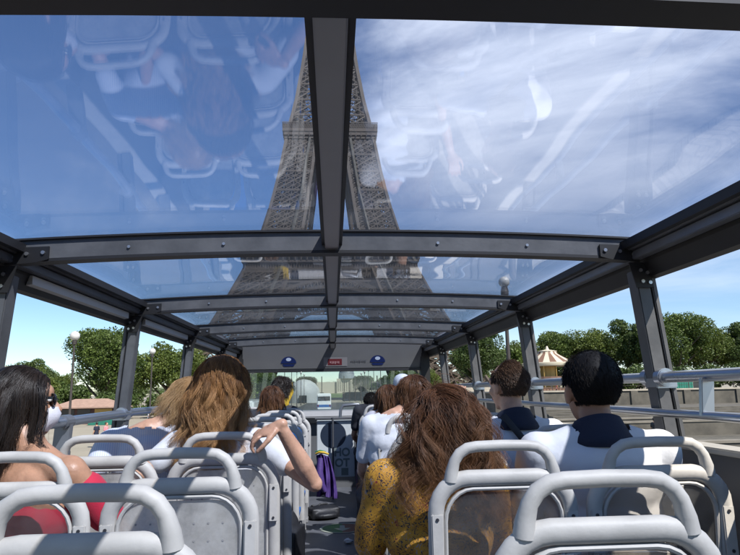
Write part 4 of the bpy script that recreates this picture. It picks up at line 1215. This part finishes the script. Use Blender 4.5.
    for s in (-1, 1):
        an = Vector((s*.12,.42,.09)) if not st else Vector((s*.10,-.02+.22*s*P.get('stride',.5),.07))
        q = MB(); q.cap(an+Vector((0,-.03,-.04)), an+Vector((0,.16,-.05)), .043, .036); objm('shoe', remesh(q, .01, 2), M['blackcloth'], t)
    # top
    if P.get('top'):
        kind = P.get('topkind', 'shirt'); c = MB()
        if kind == 'shirt':
            tor(.016, m=c)
            for s in (-1, 1):
                sh, el, wr = arms[s]; f = P.get('sleeve', .62); e2 = sh.lerp(el, min(1, f))
                c.cap(sh, e2, .060*g**.5+.006, .054)
                if f > 1: c.cap(el, el.lerp(wr, f-1), .050, .040)
            me2 = remesh(c, .010, 3)
            # cloth folds: displace along normals with a few soft waves
            fr = P.get('folds', .006)
            nv_ = len(me2.vertices); co_ = np.empty(nv_*3, np.float32); no_ = np.empty(nv_*3, np.float32)
            me2.vertices.foreach_get('co', co_); me2.vertices.foreach_get('normal', no_); co_ = co_.reshape(-1,3); no_ = no_.reshape(-1,3)
            x_, y_, z_ = co_.T
            d_ = np.abs(np.sin(x_*19+np.sin(z_*11)*2.4))*1.1+np.sin((x_+z_*1.4)*24+y_*13)*.6+np.sin(z_*41+x_*30+np.sin(x_*13)*2)*.35
            w_ = np.clip((1.02+dz-z_)/.2, 0, 1); co_ = co_+no_*(d_*fr*w_)[:,None]
            me2.vertices.foreach_set('co', co_.astype(np.float32).ravel()); me2.update()
            # neck opening
            bm = bmesh.new(); bm.from_mesh(me2)
            nz = P.get('neckz', 1.055)+dz
            dele = [v for v in bm.verts if v.co.z > nz and (v.co-Vector((o1.x,o1.y,v.co.z))).length < .10]
            bmesh.ops.delete(bm, geom=dele, context='VERTS'); bm.to_mesh(me2); bm.free()
            objm(P.get('topname', 'shirt'), me2, P['top'], t)
        elif kind == 'bandeau':
            c.ell((T_(.66).x,-.005,.66), (.155*g+.012,.118*g+.010,.15)); c.ell((T_(.80).x,T_(.8).y-.005,.84), (.165*g+.012,.120*g+.012,.115)); c.ell((0,-.005,.55), (.18*g,.135*g,.12))
            objm('jersey_top', remesh(c, .009, 3), P['top'], t)
            for s in (-1, 1):
                sh, el, wr = arms[s]; q = MB(); q.cap(sh.lerp(el,.26), sh.lerp(el,.62), .058, .055); objm('sleeve', remesh(q, .009, 2), P['top'], t)
    if P.get('collar'):
        q = MB(); cx, cy = o1.x, o1.y; n = 36; vs = []; prof = ((.110,-.014),(.103,.001),(.092,.016),(.080,.038),(.071,.056),(.064,.057),(.067,.030),(.078,.004),(.092,-.012),(.106,-.024))
        for (r_, dz_) in prof:
            for k in range(n):
                a = 2*math.pi*k/n; fl_ = (.5-.5*math.sin(a))   # higher at the nape
                vs.append((cx+r_*1.10*math.cos(a), cy-.004+r_*1.02*math.sin(a), 1.038+dz+dz_*(.55+.75*fl_)-.014*(1-fl_)))
        m_ = len(prof); fs = [(i*n+k, i*n+(k+1)%n, ((i+1)%m_)*n+(k+1)%n, ((i+1)%m_)*n+k) for i in range(m_) for k in range(n)]
        q.add(vs, fs); q.build('collar', P['collar'], t, smooth=True, sharp=70)
    if P.get('eyes', True):
        for s in (-1, 1):
            e = MB(); e.ell((s*.031,.079,.004), (.0125,.0105,.0085), 12, 8); eo = xf(e, hm).build('eye', M['eye'], t, smooth=True)
            e = MB(); e.ell((s*.031,.0865,.004), (.0055,.004,.0055), 10, 6); xf(e, hm).build('iris', M['lens'], eo, smooth=True)
            e = MB(); e.cap((s*.016,.094,.022), (s*.046,.086,.024), .0035, .0022, 8); xf(e, hm).build('eyebrow', P.get('browmat', M['h_dark']), t, smooth=True)
        e = MB(); e.ell((0,.0945,-.0575), (.021,.007,.0075), 12, 8); xf(e, hm).build('lips', M['lip'], t, smooth=True)
    t['_'] = 0; del t['_']
    return t, hm, dz
def strands_mesh(name, P, rad, m, parent, rndv):
    """P: N x S x 3 strand points -> thin three sided tapering tubes"""
    N, K, _ = P.shape
    T_ = np.zeros_like(P); T_[:,1:-1] = P[:,2:]-P[:,:-2]; T_[:,0] = P[:,1]-P[:,0]; T_[:,-1] = P[:,-1]-P[:,-2]
    T_ /= np.linalg.norm(T_, axis=2, keepdims=True)+1e-9
    ref = rng.normal(size=(N,1,3)); U = ref-T_*(ref*T_).sum(2, keepdims=True); U /= np.linalg.norm(U, axis=2, keepdims=True)+1e-9
    Wv = np.cross(T_, U); tt = np.linspace(0, 1, K)[None,:,None]; r = rad*(1-.75*tt**2)
    V = np.stack([P+r*(U*math.cos(a)+Wv*math.sin(a)) for a in (0, 2.094, 4.189)], 2).reshape(-1, 3)
    idx = np.arange(N*K*3).reshape(N, K, 3)
    F = np.concatenate([np.stack([idx[:,:-1,a], idx[:,:-1,(a+1)%3], idx[:,1:,(a+1)%3], idx[:,1:,a]], -1).reshape(-1,4) for a in range(3)])
    a1 = np.repeat(rndv, K*3); a2 = np.repeat(np.tile(np.linspace(0,1,K), N), 3)
    return raw_mesh(name, V, F, m, parent, smooth=True, attrs={'rnd': a1, 'len': a2})
def scalp_roots(N, hm, g, face=.30, low=-.55, bald=None):
    out = []
    while len(out) < N:
        u = g.normal(size=3); u /= np.linalg.norm(u)
        if u[2] < low: continue
        if u[1] > face and u[2] < .55: continue
        if u[1] > .1 and u[2] < -.05 : continue
        if u[2] < -.1 and abs(u[0]) > .75 and u[1] > -.2: continue
        if bald and bald(u): continue
        out.append(u)
    U = np.array(out); R3 = np.array(hm.to_3x3().normalized()); sc = hm.to_scale()[0]; c = np.array(hm.translation)
    base = U*np.array([.079,.099,.091])+np.array([0,-.012,.028])
    return U @ R3.T, base*sc @ R3.T + c, U
def long_hair(t, hm, m, N=5200, length=.36, seed=1, wind=(0,0,0), wave=.012, vol=.03, colliders=(), rad=.0009, gravity=.7, clumps=110, K=17, frizz=.0025, partx=0.0, lenvar=.25, name='hair', face=.30):
    g = np.random.default_rng(seed)
    D, P0, U = scalp_roots(N, hm, g, face)
    R3 = np.array(hm.to_3x3().normalized()); c = np.array(hm.translation)
    sgn = np.where(U[:,0]+g.normal(size=N)*.10 > partx, 1.0, -1.0)
    d0 = np.stack([sgn*.75, -.45*np.ones(N), .15*np.ones(N)], 1) @ R3.T
    w_top = np.clip(U[:,2], 0, 1)[:,None]
    fl_ = d0+np.array([0,0,-.9])*(1-w_top); fl_ = fl_-D*(fl_*D).sum(1, keepdims=True); fl_ /= np.linalg.norm(fl_, axis=1)[:,None]+1e-6
    d = D*.32+fl_; d /= np.linalg.norm(d, axis=1)[:,None]
    lay = g.random(N)**1.1
    ln = length*(1-lenvar*g.random(N)**1.5); ds = ln/(K-1)
    # clumps by nearest seed root
    cs = U[g.choice(N, clumps, replace=False)]; cid = np.argmax(U @ cs.T, axis=1)
    ph = g.uniform(0, 6.28, clumps); cn = g.normal(size=(clumps,3))
    P = [P0.copy()]; p = P0.copy(); wind = np.array(wind)
    cols = [(c+R3@np.array([0,-.012,.028]), None)]
    for k in range(1, K):
        q = k/(K-1)
        d = d + np.array([0,0,-1])*gravity*(.5+q) + wind*(.25+q) + cn[cid]*.07 + g.normal(size=(N,3))*.035
        d /= np.linalg.norm(d, axis=1)[:,None]
        p = p+d*ds[:,None]
        # head
        loc = (p-c) @ R3 - np.array([0,-.012,.010]); er = np.array([.082,.102,.105])*hm.to_scale()[0]+(.004+vol*lay[:,None]*(.4+.6*q))
        nn = np.linalg.norm(loc/er, axis=1); ins = nn < 1
        loc[ins] = loc[ins]/nn[ins,None]; p = loc @ R3.T + (c + R3@np.array([0,-.012,.010]))
        for cc, rr in colliders:
            cc = np.array(cc); er = np.array(rr)+.004+vol*.8*lay[:,None]
            l2 = p-cc; nn = np.linalg.norm(l2/er, axis=1); ins = nn < 1
            p[ins] = cc+l2[ins]/nn[ins,None]
        P.append(p.copy())
    P = np.stack(P, 1)
    cnt = np.bincount(cid, minlength=clumps).astype(float); cnt[cnt == 0] = 1
    mean = np.zeros((clumps, K, 3)); np.add.at(mean, cid, P); mean /= cnt[:,None,None]
    q = np.linspace(0, 1, K)[None,:,None]
    P = P*(1-.42*q)+mean[cid]*.42*q
    s = np.linspace(0, 1, K)[None,:]*(ln/.09)[:,None]*6.28*.55
    side = R3[:,0]; fwd_ = R3[:,1]
    P = P + (np.sin(s+ph[cid][:,None])[:,:,None]*side + np.cos(s*.9+ph[cid][:,None]*1.7)[:,:,None]*fwd_)*wave*q**.8
    P = P + np.cumsum(g.normal(size=P.shape)*frizz*.35, axis=1)*q
    rv = np.clip(.5+.28*g.normal(size=clumps)[cid]+.18*g.normal(size=N), 0, 1)
    h = strands_mesh(name, P, rad, m, t, rv)
    cap = MB(); cap.ell((0,-.020,.034), (.0795,.094,.089), 24, 16); xf(cap, hm); co_ = cap.build('hair_cap', m, h, smooth=True)
    return h
def short_hair(t, hm, m, N=7000, length=.035, seed=1, lift=.6, bald=None, rad=.0011, name='hair', cap=True, low=-.5, curl=0.0):
    g = np.random.default_rng(seed); D, P0, U = scalp_roots(N, hm, g, .45, low, bald)
    R3 = np.array(hm.to_3x3().normalized()); K = 7
    flow = np.array([.12,-.6,-.55]) @ R3.T; flow = flow-D*(flow*D).sum(1, keepdims=True); flow /= np.linalg.norm(flow, axis=1)[:,None]+1e-6
    ln = length*g.uniform(.6,1.15,N)*(0.55+.45*np.clip(U[:,2]+.5,0,1)); p = P0.copy(); P = [p.copy()]
    d = D*lift+flow*(1-lift)+g.normal(size=(N,3))*.18; cn = g.normal(size=(N,3))
    for k in range(1, K):
        d = d+flow*.16+np.array([0,0,-.10])+g.normal(size=(N,3))*(.04+curl); d /= np.linalg.norm(d, axis=1)[:,None]
        p = p+d*(ln/(K-1))[:,None]; P.append(p.copy())
    rv = np.clip(.5+.3*g.normal(size=N), 0, 1)
    h = strands_mesh(name, np.stack(P,1), rad, m, t, rv)
    if cap:
        q = MB(); q.ell((0,-.022,.034), (.0805,.095,.090), 24, 16); xf(q, hm)
        co_ = q.build('hair_cap', m, h, smooth=True)
    return h
Z = FLOOR
TORSO = [((0,-.005,.90),(.165,.115,.17)),((0,0,.985),(.215,.055,.055)),((0,-.005,.72),(.155,.112,.16))]
def wc(cols, lean=(0,0,0)): return [((c[0]+lean[0],c[1]+lean[1],c[2]),r) for c, r in cols]

# 1 masked woman in red
p1_, hm, _ = person('woman with dark hair, sunglasses and white face mask in a red top', (-.965, 2.10, Z), R(-28), dict(
    skin=M['skin_tan'], top=M['redcloth'], topkind='bandeau', head=(-.055,-.01,1.20), hyaw=R(-36), hroll=R(-3), sw=.155, girth=.92, voxel=.0065, lean=(.02,0,-.005), eyes=True,
    arms={1:((.26,.16,.76),(.12,.36,.64),(-.4,1,-.1),(0,0,1),.35)}))
long_hair(p1_, hm, M['h_dark'], 10000, .38, 21, wind=(-.12,-.06,0), wave=.007, vol=.016, colliders=wc(TORSO,(.02,0,0)), clumps=120, partx=.1, rad=.0006, frizz=.0015, face=.02)
p1_.scale = (1,1,.985)
q = MB(); pts = []
for i in range(9):
    a = R(-58+116*i/8); pts.append((math.sin(a)*.070, .028+math.cos(a)*.068+(.006 if i in (3,4,5) else 0), 0))
vs = []; zz = [(.004,-.018,.86),(.006,-.040,.98),(.000,-.070,.93),(-.010,-.098,.68)]
rows = []
for (dy, z_, sc) in zz:
    row = []
    for (x, y, _) in pts: row.append((x*sc*1.0, (y-.03)*sc+.042+dy*(1 if abs(x) < .04 else .3), z_))
    rows.append(row)
n = len(pts); V = [p for r_ in rows for p in r_]; F = [(i*n+k, i*n+k+1, (i+1)*n+k+1, (i+1)*n+k) for i in range(3) for k in range(n-1)]
V2 = [(x*1.02, y+.0025, z) for x, y, z in V]; b_ = len(V)
q.add(V+V2, F+[tuple(b_+i for i in reversed(f)) for f in F])
for s in (-1, 1):
    q.tube([(s*.064,.045,-.028),(s*.078,.012,-.010),(s*.090,-.014,.012),(s*.089,-.026,-.010)], .0016, 6); q.tube([(s*.050,.05,-.085),(s*.072,.01,-.055),(s*.088,-.02,-.030)], .0016, 6)
xf(q, hm).build('face_mask', M['mask'], p1_, smooth=True, fix=False)
q = MB()
for s in (-1, 1):
    q.ell((s*.033,.094,.003), (.029,.009,.022), 16, 8); q.bar((s*.058,.088,.010),(s*.086,-.010,.008),.004,.009)
q.bar((-.008,.105,.008),(.008,.105,.008),.005,.005); xf(q, hm).build('sunglasses', M['lens'], p1_, smooth=True, fix=False)

# 2 woman with golden hair, arm over the seat back
BX, BY = -.50, 2.78
def lo(x, y, z): return (x-BX, y-BY, z-Z)
p2_, hm, _ = person('woman with golden brown hair in a white top, hand on the seat back', (BX, BY, Z), 0, dict(
    skin=M['skin_fair'], top=M['whitecloth'], head=(.02,.0,1.24), hyaw=R(-42), hpitch=R(2), sw=.160, girth=.93, voxel=.0045, sleeve=.50, lean=(.01,-.02,0), folds=.004,
    arms={1:(lo(-.075,2.52,3.245), lo(-.205,2.44,3.475), (-1,.10,-.42), (-.35,-.45,1), .62),
          -1:(lo(-.80,2.66,3.27), lo(-.88,2.92,3.30), (-.5,1,-.2), (0,0,1), .4)}))
long_hair(p2_, hm, M['h_blonde'], 12000, .42, 5, wind=(-.07,-.02,0), wave=.030, vol=.028, colliders=wc(TORSO), clumps=170, rad=.0006, frizz=.0035, gravity=.75, partx=-.1, lenvar=.35)

# 3 neighbour in striped shirt with lighter hair blown to the left
p3_, hm, _ = person('woman in a white and blue striped shirt by the left windows, light hair blowing', (-.86, 3.02, Z), R(12), dict(
    skin=M['skin_fair'], top=M['stripe'], head=(.17,.06,1.16), hyaw=R(20), sw=.155, girth=.9, voxel=.009, sleeve=.55,
    arms={-1:((-.25,-.16,.80),(-.18,-.02,.62),(.3,1,0),(0,0,1),.3)}))
long_hair(p3_, hm, M['h_light'], 2400, .17, 8, wind=(-.34,-.06,.10), wave=.014, vol=.014, colliders=wc(TORSO), clumps=80, rad=.0006, frizz=.007, gravity=.5, lenvar=.4)

# 4 woman in mustard floral dress
p4_, hm, _ = person('woman with tousled dark auburn hair in a mustard floral dress, right of the aisle', (.345, 2.12, Z), R(4), dict(
    skin=M['skin_fair'], top=M['floral'], topname='dress', head=(.03,.02,1.175), hyaw=R(10), hroll=R(4), sw=.165, girth=1.06, voxel=.009, sleeve=.85, neckz=1.06))
long_hair(p4_, hm, M['h_auburn'], 13000, .38, 31, wind=(0,-.02,0), wave=.028, vol=.040, colliders=wc(TORSO), clumps=150, rad=.0006, frizz=.0065, gravity=.5, partx=-.5, lenvar=.45)

p4_.scale = (1,1,.93)
# 5 black haired man
p5_, hm, _ = person('black haired man in a white shirt with navy collar, by the right window', (.895, 2.10, Z), R(-2), dict(
    skin=M['skin_olive'], top=M['whitecloth'], collar=M['navy'], head=(.012,.06,1.185), hyaw=R(4), sw=.195, girth=1.14, voxel=.009, sleeve=.7, hscale=1.12, folds=.006, browmat=M['h_black']))
short_hair(p5_, hm, M['h_black'], 16000, .030, 3, .36, low=-.72, rad=.0008)

# 6 balding brown haired man with a strap
p6_, hm, _ = person('balding brown haired man in a white shirt with a dark shoulder strap, farther right', (.865, 2.98, Z), R(6), dict(
    skin=M['skin_fair'], top=M['whitecloth'], collar=M['navy'], head=(.0,.05,1.205), hyaw=R(20), sw=.18, girth=1.06, voxel=.009, sleeve=.7, folds=.004, hscale=1.03, browmat=M['h_brown'],
    arms={-1:((-.26,.22,.88),(-.16,.36,1.10),(.2,.2,1),(0,-1,0),.6)}))
short_hair(p6_, hm, M['h_brown'], 8000, .028, 4, .5, bald=lambda u: ((u[0]-.42)**2+(u[1]+.50)**2+(u[2]-.72)**2) < .13 or (u[2] > .55 and u[1] > .1), low=-.7, cap=False)
q = MB(); q.tube([(-.085,-.085,1.075),(-.04,-.132,1.00),(.05,-.150,.88),(.14,-.125,.74),(.18,-.06,.64)], .016, 10, flat=.35, up=(0,1,0)); q.build('shoulder_strap', M['blackcloth'], p6_, smooth=True)

# farther passengers
p7_, hm, _ = person('dark haired passenger with a bare forearm along the blue seat, front left', (-.56, 5.55, Z), R(8), dict(
    skin=M['skin_fair'], top=M['darkcloth'], head=(.03,.02,1.135), hyaw=R(-30), sw=.13, girth=.8, voxel=.011, hscale=.95,
    arms={-1:((-.22,.02,.98),(-.36,.04,1.03),(-1,0,-.1),(0,0,1),.3)}))
long_hair(p7_, hm, M['h_auburn'], 2200, .20, 41, vol=.03, wave=.01, colliders=wc(TORSO), clumps=60, rad=.0014)
p8_, hm, _ = person('passenger with curly dark hair and a yellow scarf in the front left row', (-.60, 6.98, Z), 0, dict(
    skin=M['skin_fair'], top=M['darkcloth'], head=(.05,.02,1.235), hyaw=R(-55), sw=.15, girth=.9, voxel=.011))
long_hair(p8_, hm, M['h_dark'], 2200, .16, 43, vol=.05, wave=.02, colliders=wc(TORSO), clumps=60, rad=.0016, frizz=.01)
q = MB(); q.lathe([(.075,1.04),(.085,1.06),(.085,1.10),(.070,1.13),(.06,1.10)], 20, (.03,.0,0)); q.tube([(.09,.0,1.10),(.13,.02,1.20),(.13,.03,1.30)], [.03,.035,.02], 10); q.build('scarf', M['yellow'], p8_, smooth=True)
p9_, hm, _ = person('auburn haired woman in a white T-shirt leaning into the aisle on the right', (.36, 3.98, Z), R(2), dict(
    skin=M['skin_fair'], top=M['whitecloth'], head=(.17,.10,1.165), hyaw=R(20), sw=.145, girth=.92, voxel=.010, sleeve=.7, lean=(.03,.02,0), folds=.004))
long_hair(p9_, hm, M['h_auburn'], 3600, .22, 45, vol=.045, wave=.012, colliders=wc(TORSO,(.05,0,0)), clumps=80, rad=.0012, frizz=.006)
p10, hm, _ = person('passenger with a reddish brown hair bun, behind the white T-shirt on the right', (.44, 4.72, Z), 0, dict(
    skin=M['skin_fair'], top=M['greycloth'], head=(-.02,.03,1.12), sw=.14, girth=.85, voxel=.012, hscale=.95))
long_hair(p10, hm, M['h_auburn'], 2200, .16, 47, vol=.03, wave=.01, colliders=wc(TORSO), clumps=50, rad=.0015)
p11, hm, _ = person('passenger in a silver white cap at the front right', (.70, 6.28, Z), 0, dict(
    skin=M['skin_olive'], top=M['darkcloth'], head=(0,.03,1.225), hyaw=R(12), sw=.15, girth=.9, voxel=.012))
short_hair(p11, hm, M['h_black'], 2500, .03, 6, rad=.0016)
q = MB(); n_ = 24; prof = [(.092,.018),(.094,.045),(.086,.085),(.062,.118),(.028,.134),(.002,.137)]
q.lathe(prof, n_, (0,-.012,0), 1.0, 1.14); cp_ = xf(q, hm).build('cap', M['cap'], p11, smooth=True)
q = MB(); q.ell((0,.115,.030), (.065,.062,.007)); xf(q, hm).build('brim', M['cap'], cp_, smooth=True)
q = MB(); 
for s in (-.5, .5): q.ell((.035*s*2,-.098,.055), (.018,.010,.022), 12, 8)
xf(q, hm).build('cap_print', M['navyprint'], cp_, smooth=True)
p12, hm, _ = person('black haired passenger seen beyond the right row near the windscreen', (.42, 6.95, Z), 0, dict(
    skin=M['skin_olive'], top=M['darkcloth'], head=(0,.03,1.06), sw=.13, girth=.8, voxel=.013, hscale=.9))
short_hair(p12, hm, M['h_black'], 2500, .03, 9, rad=.0016)

# people in the street
def walker(label, x, y, rz, top, legs, seed, hairm='h_dark', stride=.6, arms={}):
    t, hm, dz = person(label, (x, y, .005), rz, dict(standing=True, skin=M['skin_fair'], top=top, legs=legs, head=(0,.02,1.20), sw=.155, girth=.95, voxel=.018, stride=stride, eyes=False, arms=arms), group='pedestrians on the quay')
    q = MB(); q.ell((0,-.024,.036), (.088,.100,.094)); xf(q, hm).build('hair', M[hairm], t, smooth=True)
    return t
walker('pedestrian in a navy top and blue jeans on the pale plaza, left one of three', -16.6, 45.5, R(60), M['navy'], M['carblue'], 1)
walker('pedestrian in a pink shirt and pale trousers, middle one of three on the pale plaza', -15.85, 45.2, R(-100), mat('pink cotton', (.60,.22,.25), .8), M['greycloth'], 2, 'h_brown')
walker('pedestrian in a white top and dark skirt, right one of three on the pale plaza', -15.1, 44.6, R(80), M['whitecloth'], M['blackcloth'], 3)
walker('dark clothed pedestrian alone on the plaza beside the masked woman', -17.0, 41, R(-60), M['darkcloth'], M['darkcloth'], 4)
walker('pedestrian in a white shirt beyond the left lamp, near the kiosk', -21.5, 75, R(-80), M['whitecloth'], M['darkcloth'], 5)
walker('pedestrian in a bright red jacket below the right handrail', 19.5, 35, R(70), mat('bright red nylon', (.65,.02,.012), .6), M['darkcloth'], 6)
walker('pedestrian in black beside the one in the red jacket', 18.6, 35.6, R(-60), M['blackcloth'], M['darkcloth'], 7)
walker('pedestrian in a red top on the terrace left of the carousel', 33.5, 92, R(60), M['red'], M['darkcloth'], 8).location.z = 2.4

# ------------------------------------------------------------------ things lying about on the deck
# purple jacket over the aisle end of a seat
V = []; F = []; nu, nv = 34, 26; g = random.Random(5)
for side_ in (0, 1):
    for j in range(nv+1):
        for i in range(nu+1):
            u = i/nu; v = j/nv
            x = -.195+.30*u*(.62+.38*v)+.02*math.sin(v*3); z = .86-.56*v-.08*abs(u-.35)
            y = .03*math.sin(u*17+v*2.5)*(.4+v)+.018*math.sin(u*31+v*5)+.012*math.sin(v*13+u*6)-.05*math.sin(math.pi*u)
            V.append((x, y+(.035+.05*math.sin(math.pi*u)*math.sin(math.pi*min(1,v*.9+.1)) if side_ else 0), z))
mm = (nu+1)*(nv+1)
for side_ in (0, 1):
    for j in range(nv):
        for i in range(nu):
            p = side_*mm+j*(nu+1)+i; f = (p, p+1, p+nu+2, p+nu+1); F.append(f if not side_ else f[::-1])
for i in range(nu): F.append((i, mm+i, mm+i+1, i+1)); q_ = nv*(nu+1); F.append((q_+i, q_+i+1, mm+q_+i+1, mm+q_+i))
for j in range(nv): a = j*(nu+1); F.append((a, a+nu+1, mm+a+nu+1, mm+a)); a += nu; F.append((a, mm+a, mm+a+nu+1, a+nu+1))
jk = empty('jacket', (-.03, 5.6, Z+.13), 0, 'purple jacket with yellow and green collar hanging from an aisle seat on the left', 'jacket'); jk.scale = (.62,.85,.62)
mb = MB(); mb.add(V, F); mb.build('shell', M['purple'], jk, smooth=True, sharp=80)
mb = MB(); mb.tube([(-.20,-.02,.86),(-.15,-.05,.885),(-.08,-.06,.88),(-.02,-.04,.855)], [.012,.018,.018,.012], 10); mb.build('collar', M['yellow'], jk, smooth=True)
mb = MB(); mb.tube([(-.21,.0,.885),(-.14,-.03,.905),(-.06,-.03,.89)], [.007,.011,.007], 10); mb.build('collar_edge', M['greentrim'], jk, smooth=True)
mb = MB(); mb.tube([(-.13,-.03,.80),(-.15,-.075,.62),(-.12,-.085,.46),(-.07,-.08,.36)], [.045,.055,.05,.035], 12); mb.build('sleeve', M['purple'], jk, smooth=True)
# black bags
def bag(loc, rz, w, d, h, label, name='backpack'):
    b = empty(name, loc, rz, label, 'bag')
    m = MB(); m.ell((0,0,h*.48), (w/2,d/2,h*.5)); m.box(-w*.42,w*.42,-d*.40,d*.40,.01,h*.82); m.ell((0,-d*.42,h*.32), (w*.36,d*.28,h*.24))
    objm('shell', remesh(m, .012, 6), M['blackcloth'], b)
    for s in (-1, 1):
        m = MB(); m.tube([(s*w*.22,d*.40,h*.86),(s*w*.25,d*.62,h*.62),(s*w*.25,d*.60,h*.3),(s*w*.22,d*.42,h*.1)], .014, 8, flat=.5); m.build('strap', M['blackcloth'], b, smooth=True)
    m = MB(); m.tube([(-.05,0,h*.92),(-.03,0,h*1.02),(.03,0,h*1.02),(.05,0,h*.92)], .009, 8); m.build('grab_loop', M['blackcloth'], b, smooth=True)
    return b
bag((-.235, 3.46, Z), R(80), .30, .15, .60, 'tall black backpack standing beside the left aisle seat below the bent elbow')
bag((-.10, 6.25, Z), R(20), .34, .22, .13, 'small black bag lying flat in the aisle under the purple jacket', 'handbag')
# folded stroller
sk = empty('folded_stroller', (.245, 5.35, Z), R(15), 'black folded stroller standing by the right aisle seats', 'stroller')
mb = MB()
for x in (-.03, .03):
    mb.tube([(x,0,.06),(x,.02,.40),(x*1.2,-.02,.62),(x*1.2,-.07,.68)], .013, 8); mb.tube([(x*1.6,.05,.05),(x*.6,.0,.45)], .011, 8)
mb.build('frame', M['blackcloth'], sk, smooth=True)
mb = MB(); mb.cap((0,0,.16),(0,.02,.52),.045,.055); mb.build('seat_cloth', M['blackcloth'], sk, smooth=True)
for x in (-.04, .04):
    for y in (0, .06):
        mb = MB(); mb.tube([(x-.01,y,.045),(x+.01,y,.045)], .045, 14); mb.build('wheel', M['tyre'], sk)
g = random.Random(3); mb = MB(); mb.ell((0,0,.018),(.035,.028,.018),9,6)
mb.v = [(x*(1+g.uniform(-.25,.25)), y*(1+g.uniform(-.25,.25)), max(.002, z*(1+g.uniform(-.3,.3)))) for x,y,z in mb.v]
pb = mb.build('crumpled_paper', M['white']); pb.location = (.115, 5.22, Z); tag(pb, 'crumpled white paper on the dark aisle floor near the round sticker', 'paper')

for k_, t_ in T.items():
    if k_ not in used: 
        for c_, gs in kids_of(t_): bpy.data.objects.remove(c_)
        bpy.data.objects.remove(t_)
